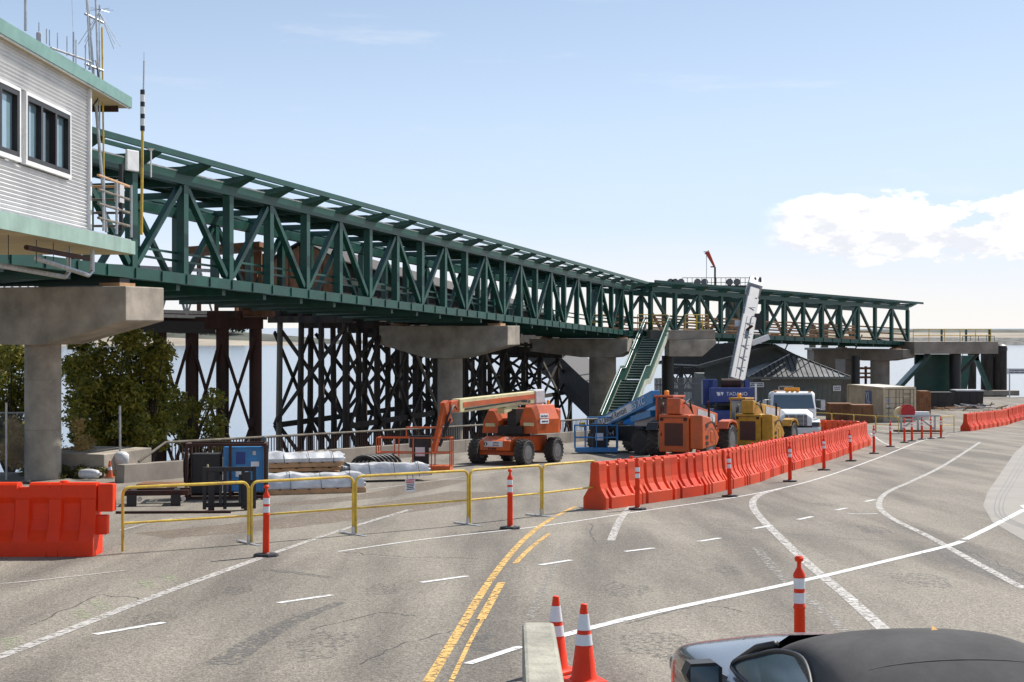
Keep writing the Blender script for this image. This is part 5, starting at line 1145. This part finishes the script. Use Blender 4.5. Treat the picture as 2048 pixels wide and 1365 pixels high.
# ================================================================ CAR
def car():
    t = thing('convertible_car', 'dark grey convertible car with a black fabric roof in the foreground', 'car', (2.30, 9.0, gz(9.0)), R(90 + 7)); t.scale = (1.08, 1.08, 1.08); m = mat('grey_metallic_paint', (.19, .185, .18), .26, .55, n=.03, scale=2, coat=.8)
    # body: sections along x; each is a half profile (y, z) mirrored
    S = [(-2.03, .62, .30, .62, .80), (-1.85, .78, .24, .72, .90), (-1.3, .88, .2, .80, .97), (-.6, .89, .19, .82, .93), (.1, .885, .19, .83, .92), (.75, .875, .2, .86, .955), (1.25, .89, .22, .865, .95), (1.7, .85, .26, .79, .87), (1.98, .66, .32, .58, .70), (2.07, .45, .36, .5, .6)]
    secs = []
    for x, w, zl, zs, zt in S:
        h = [(w * .86, zl), (w, zl + .16), (w, zs - .12), (w * .975, zs - .02), (w * .90, zs + .02), (w * .72, zs + (zt - zs) * .45), (w * .35, zt - .012), (0, zt)]
        secs.append([(x, y, z) for y, z in h] + [(x, -y, z) for y, z in reversed(h[:-1])])
    b = MB(); b.loft(secs); o = b.build('body', m, t, smooth=True); sb = o.modifiers.new('sub', 'SUBSURF'); sb.levels = 1; sb.render_levels = 2
    # soft top
    P = [(.18, .66, .93, .98), (-.10, .64, 1.05, 1.16), (-.38, .62, 1.13, 1.255), (-.72, .62, 1.15, 1.285), (-1.02, .63, 1.12, 1.26), (-1.32, .64, 1.02, 1.17), (-1.58, .66, .93, 1.0)]
    def arc(x, w, ze, zt): return [(x, w * math.sin(a) if abs(a) < 1.5 else math.copysign(w, a), ze + (zt - ze) * (math.cos(a) ** .75 if math.cos(a) > 0 else 0)) for a in [(-1.5 + 3.0 * i / 14) for i in range(15)]]
    m_f = mat('black_canvas', (.085, .082, .08), .9, n=.14, scale=3, bump=.4, bscale=350, spec=.2)
    top = [[(x, y * 1.02, z) for x, y, z in arc(x, w, ze, zt)] for x, w, ze, zt in P[2:]]
    low = [[(x, math.copysign(w + .17, y) if abs(y) > w * .99 else y, z) for x, y, z in arc(x, w, ze, zt)] for x, w, ze, zt in P[2:]]
    b = MB(); secs = []
    for x, w, ze, zt in P[1:]:
        a = arc(x, w, ze, zt); bw = .80 if x < -.9 else w + .03; zb = .9 if x < -.9 else ze - .04
        secs.append([(x, -bw, zb)] + a + [(x, bw, zb)])
    b.loft(secs, closed=False, cap=False); o = b.build('soft_top', m_f, t, smooth=True, fix=False); so = o.modifiers.new('thick', 'SOLIDIFY'); so.thickness = .02; sb = o.modifiers.new('sub', 'SUBSURF'); sb.levels = 1; sb.render_levels = 2
    for xs_, w_, ze_, zt_ in ((-1.16, .62, 1.06, 1.208),):
        b = MB(); b.tube([(x, y, z + .004) for x, y, z in arc(xs_, w_, ze_, zt_)], .007, 5); b.build('roof_seam', m_f, t, smooth=True)
    # windscreen and its frame
    ws = MB(); ws.add([(.42, -.62, .92), (.42, .62, .92), (-.12, .55, 1.17), (-.12, -.55, 1.17)], [(0, 1, 2, 3)]); ws.build('windscreen', M_GLASSD, t, fix=False)
    for y in (-1, 1):
        b = MB(); b.tube([(.48, y * .70, .90), (.15, y * .66, 1.05), (-.08, y * .62, 1.11)], .025, 8); b.build('windscreen_pillar', M_BLK, t, smooth=True)
        q = [(.34, .755, .90), (-.85, .79, .90), (-1.0, .72, 1.02), (-.72, .655, 1.135), (-.35, .635, 1.12), (-.02, .67, 1.05)]
        qq = [Vector(v) for v in q]; q = []
        for i in range(6):
            p0, p1, p2, p3 = qq[i - 1], qq[i], qq[(i + 1) % 6], qq[(i + 2) % 6]
            for k in range(5): u = k / 5; q.append(tuple(.5 * ((2 * p1) + (p2 - p0) * u + (2 * p0 - 5 * p1 + 4 * p2 - p3) * u * u + (3 * p1 - p0 - 3 * p2 + p3) * u ** 3)))
        b = MB(); b.add([(x, y * w, z) for x, w, z in q], [tuple(range(30))]); g = b.build('side_window', M_GLASS, t, fix=False)
        b = MB(); b.tube([(x, y * (w + .008), z) for x, w, z in q + q[:1]], .014, 6); b.build('window_seal', M_BLK, t, smooth=True)
        b = MB(); b.loft([[(x0, y * (.95 + yy), .89 + zz) for yy, zz in ((-.09, -.05), (-.02, -.075), (.1, -.06), (.13, 0), (.1, .065), (-.05, .07), (-.09, .04))] for x0 in (.33, .28, .20)]); mi = b.build('mirror', M_BLK, t, smooth='auto'); MB().beam((.28, y * .82, .84), (.28, y * .9, .88), .05, .05).build('mirror_arm', m, mi)
        MB().box((.196, y * .97, .89), (.006, .17, .1)).build('mirror_glass', M_GLASS, mi)
        for x in (1.25, -1.25): wheel(t, (x, y * .76, .32), .325, .22, lugs=0, rim=M_GREY)
        MB().box((1.05, y * .42, .905), (.30, .05, .02)).build('bonnet_vent', M_BLK, t)
        MB().box((1.86, y * .62, .62), (.25, .3, .12)).build('headlight', M_GLASS, t, bevel=.04)
    b = MB(); b.tube([(.55, -.5, .945), (.5, .1, .955), (.46, .55, .93)], .012, 6); b.build('wiper', M_BLK, t)
    l = MB(); l.add([(-.05, 0, 0), (0, .045, .02), (.06, 0, .0), (0, -.045, .025)], [(0, 1, 2, 3)]); f = l.build('fallen_leaf', mat('yellow_leaf', (.62, .30, .03), .6), fix=False); f.location = t.matrix_basis @ V(-.62, -.12, 1.258); f.rotation_euler = (.3, .2, .6); tag(f, 'small yellow leaf lying on the car roof', 'leaf')
car()
# ================================================================ YARD CLUTTER
def welder():
    p = gp(446, 1000); t = thing('welding_generator', 'blue welding generator in a rusty steel cage', 'generator', p + V(0, .5, 0), R(8)); W_, D_, H_ = 1.9, 1.1, 1.36
    b = MB()
    for x in (-W_ / 2, .1, W_ / 2):
        for y in (-D_ / 2, D_ / 2): b.box((x, y, H_ / 2), (.07, .07, H_))
    for z in (.04, H_ - .03):
        for y in (-D_ / 2, D_ / 2): b.box((0, y, z), (W_, .072, .072))
        for x in (-W_ / 2, W_ / 2): b.box((x, 0, z), (.071, D_, .071))
    b.build('cage', M_RUST, t)
    MB().box((.42, 0, .72), (1.0, .9, 1.12)).build('blue_housing', M_BLUE, t, bevel=.04); MB().box((.35, -.46, 1.0), (.22, .02, .3)).build('vent_grille', M_NAVY, t); MB().box((.7, -.46, .85), (.2, .02, .12)).build('rating_plate', M_SIGN, t); MB().box((.68, -.465, 1.12), (.08, .04, .1)).build('latch', M_GALV, t)
    MB().box((.38, -.46, .62), (.3, .02, .16)).build('maker_plate', M_SIGN, t)
    MB().box((-.5, .1, .6), (.72, .75, 1.0)).build('control_cabinet', M_BLK, t, bevel=.03)
    b = MB()
    for k in range(26):
        a = rnd.uniform(0, 6.3); r_ = rnd.uniform(.25, .42); b.tube([V(-.98 + rnd.uniform(-.06, .06), -.1 + r_ * math.cos(a + j * .7) * .8, .75 + r_ * 1.25 * math.sin(a + j * .7)) for j in range(7)], .017, 5)
    b.build('cable_coils', M_BLK, t, smooth=True)
    MB().lathe([(.03, 0), (.03, .02), (.02, .1)], 10, (-.45, -.42, .75)).build('gauge', M_CREAM, t)
    b = MB(); b.lathe([(.11, 0), (.115, .03), (.115, 1.15), (.09, 1.25), (.04, 1.31), (.04, 1.36), (.065, 1.37), (.065, 1.47), (.02, 1.5)], 18, (.88, .75, 0)); c = b.build('gas_cylinder', mat('gas_cylinder_grey', (.10, .12, .12), .5), None, smooth='auto'); c.location = t.matrix_basis @ V(0, 0, 0); c.rotation_euler = t.rotation_euler; tag(c, 'grey gas cylinder standing behind the blue generator', 'gas cylinder')
welder()
def forks():
    p = gp(452, 1022); t = thing('fork_carriage', 'black telehandler fork carriage standing in front of the blue generator', 'fork carriage', p + V(0, .12, 0), R(12)); 
    for z in (.12, .62, .92): MB().box((.05, 0, z), (1.15, .09, .1)).build('crossbar', M_BLK, t, bevel=.01)
    for x in (-.5, -.05, .35, .6): MB().box((x, .0, .5), (.08, .14, .95)).build('upright', M_BLK, t, bevel=.01)
    for x in (-.35, .45):
        b = MB(); b.prism([(-.06, .0), (.14, .0), (.14, .06), (.04, .1), (.04, .85), (-.06, .85)], x - .07, x + .07, 'X'); b.build('fork_heel', M_BLK, t)
        MB().box((x, -.0, .05), (.13, .3, .06)).build('fork', M_BLK, t)
    for x in (-.15, .28): b = MB(); b.prism([(-.06, .1), (-.3, .18), (-.3, .3), (-.06, .8)], x - .03, x + .03, 'X'); b.build('side_plate', M_BLK, t)
    t2 = thing('steel_rack', 'low rusty steel rack lying left of the black fork carriage', 'rack', gp(312, 1012), R(10))
    for y in (0, .8): MB().box((0, y, .3), (1.5, .12, .12)).build('rail', M_RUST, t2)
    for x in (-.55, .45):
        MB().box((x, .4, .3), (.12, .9, .12)).build('crossbar', M_BLK, t2); MB().box((x, -.05, .13), (.22, .14, .26)).build('bracket', M_BLK, t2)
        MB().lathe([(.05, -.1), (.05, .1)], 10, (x + .18, -.06, .16), 'Y').build('pin', M_GALV, t2)
    t3 = thing('timber_pallet', 'worn brown timber pallet lying before the sea wall', 'pallet', gp(330, 985) + V(0, .8, 0), R(4))
    for k in range(5): MB().box((0, -.45 + k * .22, .14), (1.7, .18, .04)).build('plank', M_PLY, t3)
    for x in (-.7, 0, .7): MB().box((x, 0, .06), (.1, 1.1, .12)).build('bearer', M_PLY, t3)
    b = MB(); b.tube([(-1.3, 0, .03), (1.2, .15, .03)], .03); o = b.build('steel_bar', M_RUST); place(o, gp(350, 1028)); tag(o, 'long rusty bar on the ground before the steel rack', 'bar')
forks()
def bundle(label, px, py, L, rz, rows_, wrap, dz=0., pal=True):
    p = gp(px, py); t = thing('pipe_bundle', label, 'pipe bundle', p + V(0, 0, dz), rz)
    w = .9; z = .16
    if pal:
        for k in range(7): MB().box((-L / 2 + L * (k + .5) / 7, 0, .13), (L / 7 - .06, w + .1, .025)).build('plank', M_WOOD, t)
        for y in (-w / 2, 0, w / 2): MB().box((0, y, .06), (L, .09, .11)).build('bearer', M_WOOD, t)
    r = .055; tm = MB(); tm.tube([(-L / 2 - .06, 0, 0), (L / 2 + .02, 0, 0)], r, 12); me = tm.mesh('pipe'); me.materials.append(M_GALV)
    for j in range(rows_):
        for k in range(7 - j):
            o = bpy.data.objects.new('pipe', me); col.objects.link(o); o.parent = t; o.location = (rnd.uniform(-.03, .03), (k - (6 - j) / 2) * .118, z + r + j * .1)
    if wrap:
        b = MB(); secs = []; n = 14
        for i in range(n + 1):
            x = -L / 2 + .05 + (L - .1) * i / n; h = z + rows_ * .1 + .07 + rnd.uniform(-.035, .035); q = .46 + rnd.uniform(-.03, .03)
            secs.append([(x, -q, z - .01), (x, -q - .01, z + .1), (x, -q * .72, h - .02 + rnd.uniform(-.02, .02)), (x, -q * .2, h + rnd.uniform(-.03, .03)), (x, q * .3, h + rnd.uniform(-.03, .03)), (x, q * .75, h - .03), (x, q, z + .1), (x, q, z - .01)])
        b.loft(secs, closed=False, cap=False); b.build('plastic_wrap', M_WRAP, t, smooth='auto', fix=False)
        for f in (.25, .55, .85): x = -L / 2 + L * f; b = MB(); h = z + rows_ * .1 + .12; b.tube([(x, -.5, z - .03), (x, -.49, z + .12), (x, -.3, h), (x, .3, h), (x, .5, z + .1)], .008, 5); b.build('strap', M_BLK, t)
bundle('wrapped steel pipes on a pallet nearest the yellow barricades', 622, 986, 2.7, R(24), 3, True)
bundle('steel pipe bundle on the upper pallet against the sea wall', 600, 962, 2.5, R(26), 2, True, .42)
bundle('white wrapped pipe bundle lying right of the stacked pallets', 772, 962, 2.5, R(22), 3, True, 0, False)
t = thing('timber_pallet', 'stacked timber pallets under the upper pipe bundle', 'pallet', gp(600, 962), R(26))
for z in (.05, .2, .34):
    for k in range(5): MB().box((-1.0 + k * .5, 0, z + .05), (.4, .95, .025)).build('plank', M_WOOD, t)
    for y in (-.42, 0, .42): MB().box((0, y, z), (2.4, .08, .08)).build('bearer', M_WOOD, t)
t = thing('drain_hose', 'black corrugated hose coils behind the wrapped pipe bundle', 'hose', gp(760, 948) + V(0, .3, 0), R(20))
for k in range(7):
    b = MB(); b.tube([V(-.55 + .17 * k + .42 * math.cos(a), .14 * k, .2 + .34 * math.sin(a)) for a in [i * math.pi / 9 for i in range(19)]], .05, 8); b.build('coil', M_BLK, t, smooth=True)
# reel cart by the container, debris, dark bins
def reel_cart():
    t = thing('hose_reel_cart', 'grey steel cart with red hose reel in front of the container', 'cart', gp(1842, 868) + V(0, .6, 0), R(3))
    MB().box((0, .4, 1.0), (1.5, .6, .5)).build('tank', M_WHT, t, bevel=.04); MB().box((0, 0, .12), (2.6, 1.1, .12)).build('pallet_base', M_PLY, t)
    b = MB(); b.lathe([(.32, -.25), (.42, -.25), (.42, -.21), (.2, -.2), (.2, .2), (.42, .21), (.42, .25), (.32, .25)], 24, (-.55, .3, 1.25), 'Y'); b.build('red_reel', mat('red_reel_paint', (.5, .02, .02), .5), t, smooth='auto')
    MB().lathe([(.38, -.18), (.38, .18)], 20, (-.85, .5, 1.15), 'Y').build('coiled_hose', M_CREAM, t)
    b = MB()
    for x in (-1.0, 0, 1.0): b.beam((x, 0, .1), (x, 0, 1.0), .1, .1)
    for a, c in (((-1.0, 0, .2), (0, 0, .95)), ((0, 0, .95), (1.0, 0, .2))): b.beam(a, c, .08, .08)
    b.beam((-1.3, 0, 1.0), (1.3, 0, 1.0), .1, .1); b.build('frame', M_GREY, t)
reel_cart()
t = thing('scrap_heap', 'heap of broken timber and scrap behind the far barrier row', 'scrap heap', (at(1955, 800, 118).x, 118, gz(118)), 0, tilt=False)
for k in range(46):
    a = rnd.uniform(0, 6.3); x, y = rnd.gauss(0, 2.2), rnd.gauss(0, .8); z = max(.05, .5 - abs(x) * .16) * rnd.random() + .06; l = rnd.uniform(.5, 2.0)
    MB().beam((x, y, z), (x + l * math.cos(a), y + l * math.sin(a) * .6, z + rnd.uniform(-.05, .3)), .1, .06).build('plank', (M_TIMG, M_WOOD, M_WRAP, M_CREO)[k % 4], t)
for px, y, w_, h, lab in ((1872, 121, 2.2, 1.3, 'dark bin left of the black column on the dock'), (1934, 122, 2.2, 1.45, 'dark bin with pale lid right of the black column')):
    t = thing('waste_bin', lab, 'bin', (at(px, 800, y).x, y, gz(y)), 0, tilt=False); b = MB(); b.box((0, 0, h / 2), (w_, 1.6, h), 0, 1.06); b.build('body', M_BLK, t, bevel=.03); MB().box((0, 0, h + .05), (w_ * 1.08, 1.7, .1)).build('lid', M_WRAP if px > 1900 else M_BLK, t)
    for x in (-w_ * .3, 0, w_ * .3): MB().box((x, -.83, h / 2), (.1, .06, h * .9)).build('rib', M_BLK, t)
# piles and frames at the end of the dock, sign board, windsock, far gantry
def dolphin(px, y, r, ytop, lab):
    a = at(px, ytop, y); t = thing('steel_pile', lab, 'pile', (a.x, y, WZ - 1), 0, tilt=False); h = a.z - WZ + 1
    MB().lathe([(r, 0), (r, h)], 24).build('shaft', M_CREO, t, smooth='auto'); MB().lathe([(r * 1.08, h - .5), (r * 1.08, h - .2)], 24).build('collar', M_BLK, t); MB().lathe([(r * 1.02, h), (r * .6, h + .15)], 24).build('cap', M_BLK, t)
dolphin(1944, 146, .42, 697, 'dark steel pile with cross frame, leftmost of three at the dock end'); dolphin(1974, 147, .62, 692, 'dark steel pile in the middle of three at the dock end'); dolphin(2000, 147, .68, 692, 'thick dark steel pile, rightmost of three at the dock end')
t = thing('mooring_frame', 'dark green slanted steel frame standing on the dock end', 'frame', (at(1945, 800, 143).x, 143, gz(143)), 0, tilt=False)
MB().beam((-1.2, 0, 0), (-.7, 0, 3.9), .9, .7, (0, 1, 0)).build('tower', M_GREEN, t); MB().beam((1.9, 0, .1), (.3, 0, 3.9), .4, .5, (0, 1, 0)).build('raker', M_GREEN, t); MB().beam((-1.1, 0, 3.8), (.6, 0, 3.8), .5, .5).build('head_beam', M_GREEN, t); MB().box((2.0, 0, .3), (5, 1.2, .5)).build('base_slab', M_CONC_D, t)
b = MB()
for z in (1.0, 2.1): b.tube([(-1, 0, z + 3.9), (2.2, 0, z + 3.9)], .03, 5)
for k in range(5): b.tube([(-1 + .8 * k, 0, 3.9), (-1 + .8 * k, 0, 6.0)], .03, 5)
b.build('guard_rail', M_BLK, t)
t = thing('overhead_sign', 'grey lettered sign board on the water side at right edge', 'sign', (at(2036, 743, 140).x, 140, at(2036, 743, 140).z), 0, tilt=False)
MB().box((0, 0, 0), (2.2, .08, .55)).build('board', M_SIGN, t); bars(2, 1.9, .42, M_TEXTB, t, (0, -.043, 0), (R(90), 0, 0), 12); 
for x in (-.8, .8): MB().box((x, .1, -2.0), (.1, .1, 4.6)).build('post', M_GALV, t)
a = at(1413, 570, 132); t = thing('windsock', 'orange windsock drooping from a thin pole above the footbridge roof', 'windsock', (a.x, 132, gz(132)), 0, tilt=False)
zt = at(1413, 504, 132).z - gz(132); MB().tube([(0, 0, 0), (0, 0, zt)], .03, 8).build('pole', M_GALV, t)
b = MB(); b.tube([V(.0, 0, zt), V(.12, 0, zt - .15), V(.4, 0, zt - .7), V(.72, 0, zt - 1.35)], .26, 14, .1); b.build('sock', mat('windsock_cloth', (.55, .09, .05), .8), t, smooth='auto'); MB().lathe([(.28, -.03), (.28, .03)], 16, (0, 0, zt)).build('hoop', M_GALV, t)
def gantry():
    y = 150; t = thing('ferry_gantry', 'dark ferry ramp gantry with railings and wheels behind the footbridge roof', 'gantry', (0, y, gz(y)), 0, tilt=False); x0, x1 = at(1365, 0, y).x, at(1500, 0, y).x; zt = at(0, 575, y).z - gz(y)
    for px in (1462, 1475, 1530, 1650, 1625): x = at(px, 0, y).x; MB().lathe([(.35, -4), (.35, zt - (0 if px < 1500 else 4))], 16, (x, 0, 0)).build('tower_leg', M_TIMG, t, smooth='auto')
    MB().beam((x0, 0, zt), (x1, 0, zt), .6, .4).build('walkway', M_BLK, t); b = MB()
    for z in (.5, 1.0): b.tube([(x0, 0, zt + z), (x1, 0, zt + z)], .03, 5)
    for k in range(15): x = x0 + (x1 - x0) * k / 14; b.tube([(x, 0, zt), (x, 0, zt + 1.0)], .03, 5)
    b.build('railing', M_BLK, t)
    for px in (1341, 1350, 1362, 1395, 1409, 1459, 1474): MB().lathe([(.36, -.12), (.36, .12)], 18, (at(px, 0, y).x, 0, zt + .55), 'Y').build('sheave', M_RIM, t)
    b = MB(); b.tube([(at(1430, 0, y).x, 0, zt), (at(1430, 0, y).x, 0, zt + 2.1)], .1); b.box((at(1426, 0, y).x, 0, zt + 2.15), (.5, .2, .12)); b.build('lamp_post', M_BLK, t)
    for k in range(5): xa = at(1380 + 70 * k, 0, y).x; MB().beam((xa, 0, -1), (xa + 3.4, 0, zt - 5), .12, .12).build('brace', M_TIMG, t)
gantry()
def ramp_steel():
    y = 136; g = gz(y); t = thing('ramp_steelwork', 'dark braced steelwork of the ferry ramp between the stair and the office', 'steelwork', (0, y, 0), 0, tilt=False); xs = [at(px, 0, y).x for px in (1338, 1362, 1388, 1412, 1440, 1470, 1500, 1535)]; z0, z1 = -7.5, 1.1
    M_DKS = mat('dark_ramp_steel', (.05, .046, .042), .7, n=.2)
    for x in xs: MB().lathe([(.22, z0), (.22, z1)], 12, (x, 0, 0)).build('leg', M_DKS, t, smooth='auto')
    for z in (z1, -1.2, -3.2): MB().beam((xs[0], 0, z), (xs[-1], 0, z), .3, .35).build('girder', M_DKS, t)
    for a, c in zip(xs, xs[1:]):
        for za, zb in ((-1.2, z1), (-3.2, -1.2)): MB().beam((a, -.2, za), (c, -.2, zb), .1, .14).build('brace', M_DKS, t); MB().beam((a, -.3, zb), (c, -.3, za), .1, .14).build('brace', M_DKS, t)
    MB().box(((xs[0] + xs[-1]) / 2, 3.5, -.6), (xs[-1] - xs[0], .3, 2.4)).build('ramp_girder', M_DKS, t)
    t2 = thing('timber_jetty', 'brown timber jetty with rails behind the shipping container', 'jetty', (0, 133, 0), 0, tilt=False); x0, x1 = at(1636, 0, 133).x, at(1764, 0, 133).x
    for py, h in ((737, .22), (747, .16), (755, .2)): z = at(0, py, 133).z; MB().beam((x0, 0, z), (x1, 0, z), .2, h).build('timber_rail', M_PLY, t2)
    for k in range(9): x = x0 + (x1 - x0) * k / 8; MB().beam((x, .1, -6.5), (x, .1, at(0, 733, 133).z), .2, .2).build('post', M_CREO, t2)
    for px, y_, lab in ((1711, 124, 'black steel column behind the shipping container'),):
        a = at(px, 712, y_); o = MB().lathe([(.38, gz(y_) - .3), (.38, a.z)], 20, (a.x, y_, 0)).build('steel_column', M_BLK, smooth='auto'); tag(o, lab, 'column')
    t3 = thing('dock_shed', 'grey walled dock shed half hidden beyond the office roof', 'shed', (at(1660, 0, 131).x, 131, gz(131)), 0, tilt=False)
    MB().box((0, 0, 2.4), (3.6, 3, 4.8)).build('wall', M_CONC_D, t3); MB().box((0, 0, 4.9), (4.0, 3.4, .2)).build('flat_roof', M_ROOF, t3); MB().box((.6, -1.52, 3.4), (.9, .06, 1.2)).build('shutter', M_GREY, t3)
ramp_steel()
# chain-link fence, bags and boxes at the left
def chainlink():
    y = gp(60, 962).y + .4; g = gz(y); t = thing('chain_link_fence', 'chain link fence with steel posts at the left edge', 'fence', (0, y, g), 0, tilt=False); x0 = at(-60, 0, y).x; x1 = at(73, 0, y).x; h = 2.0; b = MB(); s = .075
    n = int((x1 - x0 + h) / s)
    for k in range(n):
        for sg in (1, -1):
            xa = x0 + k * s - (h if sg > 0 else 0); xb = xa + h; za, zb = (0, h) if sg > 0 else (h, 0)
            if xa < x0: za += (x0 - xa) * sg; xa = x0
            if xb > x1: zb -= (xb - x1) * sg; xb = x1
            if xb > xa: b.tube([(xa, 0, za), (xb, 0, zb)], .0028, 3)
    b.build('wire_mesh', M_GALV, t)
    for z in (h,): MB().tube([(x0, 0, z), (x1, 0, z)], .022).build('top_rail', M_GALV, t)
    for px, hh in ((73, 2.15), (13, 2.3)): MB().tube([(at(px, 0, y).x, 0, 0), (at(px, 0, y).x, 0, hh)], .033, 10).build('post', M_GALV, t)
chainlink()
for px, yo, top, lean, lab in ((86, .3, 766, -8, 'thin leaning steel rod by the chain link fence'), (98, .9, 808, 0, 'grey steel fence post in front of the pier column'), (240, 2.0, 812, 0, 'lone steel post standing beside the sea wall end')):
    y = gp(px, 960).y + yo; a = Vector((at(px, 0, y).x, y, gz(y))); c = at(px + lean, top, y); o = MB().tube([a, c], .02 if lean else .036, 10).build('steel_post', M_GALV, smooth='auto'); tag(o, lab, 'post')
def left_clutter():
    p = gp(224, 958) + V(0, 1.0, 0); t = thing('cloth_sack', 'white bulging sack beside the lone steel post', 'sack', p, 0)
    b = MB(); b.lathe([(.17, 0), (.18, .3), (.17, .34), (.2, .36), (.24, .5), (.23, .64), (.14, .72), (.05, .74)], 16); b.build('sack', M_WRAP, t, smooth=True)
    MB().box((.1, -.17, .2), (.2, .02, .22)).build('label_panel', M_GREY, t)
    cone_p = gp(206, 960) + V(0, .7, 0); c = thing('traffic_cone', 'small old orange cone beside the white sack', 'traffic cone', cone_p, 0); b = MB(); b.box((0, 0, .015), (.26, .26, .03)); b.build('base', M_ORG, c); MB().lathe([(.1, .03), (.025, .5)], 16).build('body', M_ORG, c, smooth='auto'); MB().lathe([(.073, .22), (.055, .32)], 16).build('collar', M_REFL, c)
    x = thing('cardboard_box', 'brown cardboard box before the sea wall end', 'box', gp(233, 966) + V(.15, .3, 0), R(-8)); MB().box((0, 0, .16), (.45, .34, .32)).build('carton', mat('cardboard', (.42, .26, .12), .85, n=.1), x, bevel=.01)
    for s_ in (-1, 1): MB().beam((0, s_ * .18, .32), (0, s_ * .3, .36), .44, .012, (0, 0, 1)).build('flap', MATS['cardboard'], x)
    MB().box((.05, -.173, .12), (.14, .006, .1)).build('label_panel', M_SIGN, x)
    s = thing('sandbag', 'pale sandbag lying above the bright orange barrier', 'sandbag', gp(170, 962) + V(0, .4, 0), R(-20)); b = MB(); b.lathe([(.03, -.36), (.12, -.3), (.15, -.1), (.15, .12), (.12, .3), (.03, .36)], 12, (0, 0, .16), 'X'); b.build('bag', M_WRAP, s, smooth=True); MB().lathe([(.03, .34), (.05, .42)], 8, (0, 0, .17), 'X').build('tied_neck', M_WRAP, s)
left_clutter()
# ================================================================ TREES AND WEEDS
LEAF = leaf_mat('willow_leaf', (.085, .12, .018), (.5, .42, .07)); M_BARK = mat('bark', (.06, .045, .032), .9, n=.2, scale=5, bump=.5)
def tree(label, base, blobs, n, size, seed):
    t = thing('leafy_tree', label, 'tree', base, 0, tilt=False); r = random.Random(seed)
    top = max(b_[2] for b_ in blobs); b = MB(); b.tube([(0, 0, -.6), (.05, 0, top * .4), (.0, .1, top * .8)], .13, 9, .05); b.build('trunk', M_BARK, t, smooth='auto')
    b = MB()
    for c in blobs: b.tube([(0, 0, c[2] * .35), (c[0] * .5, c[1] * .5, c[2] * .75), (c[0], c[1], c[2])], .05, 6, .015)
    b.build('limbs', M_BARK, t, smooth='auto'); leaf_cloud('crown', blobs, n, size * 1.12, LEAF, t, seed); return t
def blobs_(px0, px1, py0, py1, y, k, seed, base, r0=.55):
    r = random.Random(seed); out = []
    for i in range(k):
        p = at(r.uniform(px0, px1), r.uniform(py0, py1), y + r.uniform(-1.2, 1.2)) - base; s_ = r0 * r.uniform(.7, 1.4); out.append((p.x, p.y, p.z, s_ * 1.15, s_, s_))
    return out
def mk(label, pxb, y, box, k, n, seed, r0=.55, size=.085):
    base = Vector((at(pxb, 0, y).x, y, -3.6)); tree(label, base, blobs_(*box, y, k, seed, base, r0), n, size, seed)
mk('dense leafy tree just right of the first pier column', 215, 48.5, (150, 290, 680, 900), 44, 17000, 1, .5)
mk('yellowing leafy tree between the pier and the rusty pile bent', 300, 50.0, (245, 328, 668, 900), 30, 9500, 2, .42)
mk('leafy tree left of the first pier column at the left edge', 20, 50.0, (-40, 62, 700, 890), 30, 10000, 3, .52)
mk('low leafy branches in front of the rusty pile bent', 380, 53.0, (330, 440, 790, 890), 22, 3600, 4, .42)
WEED = leaf_mat('dry_weed', (.32, .2, .06), (.6, .42, .15)); GW = leaf_mat('green_weed', (.06, .08, .02), (.2, .17, .06))
base = gp(60, 960); o = leaf_cloud('dry_weeds', [(base.x + rnd.uniform(-2.2, 1.2), base.y + rnd.uniform(.8, 3.0), base.z + rnd.uniform(.15, 1.5), .3, .3, .4) for _ in range(34)], 6500, .06, WEED, None, 8); o['kind'] = 'stuff'; tag(o, 'dry golden weeds behind the chain link fence', 'weeds')
base = gp(120, 960); o = leaf_cloud('green_weeds', [(base.x + rnd.uniform(-1.2, 1.6), base.y + rnd.uniform(.3, 1.2), base.z + rnd.uniform(.0, .25), .22, .22, .16) for _ in range(22)], 2200, .06, GW, None, 9); o['kind'] = 'stuff'; tag(o, 'low green and straw weeds beside the pier footing', 'weeds')
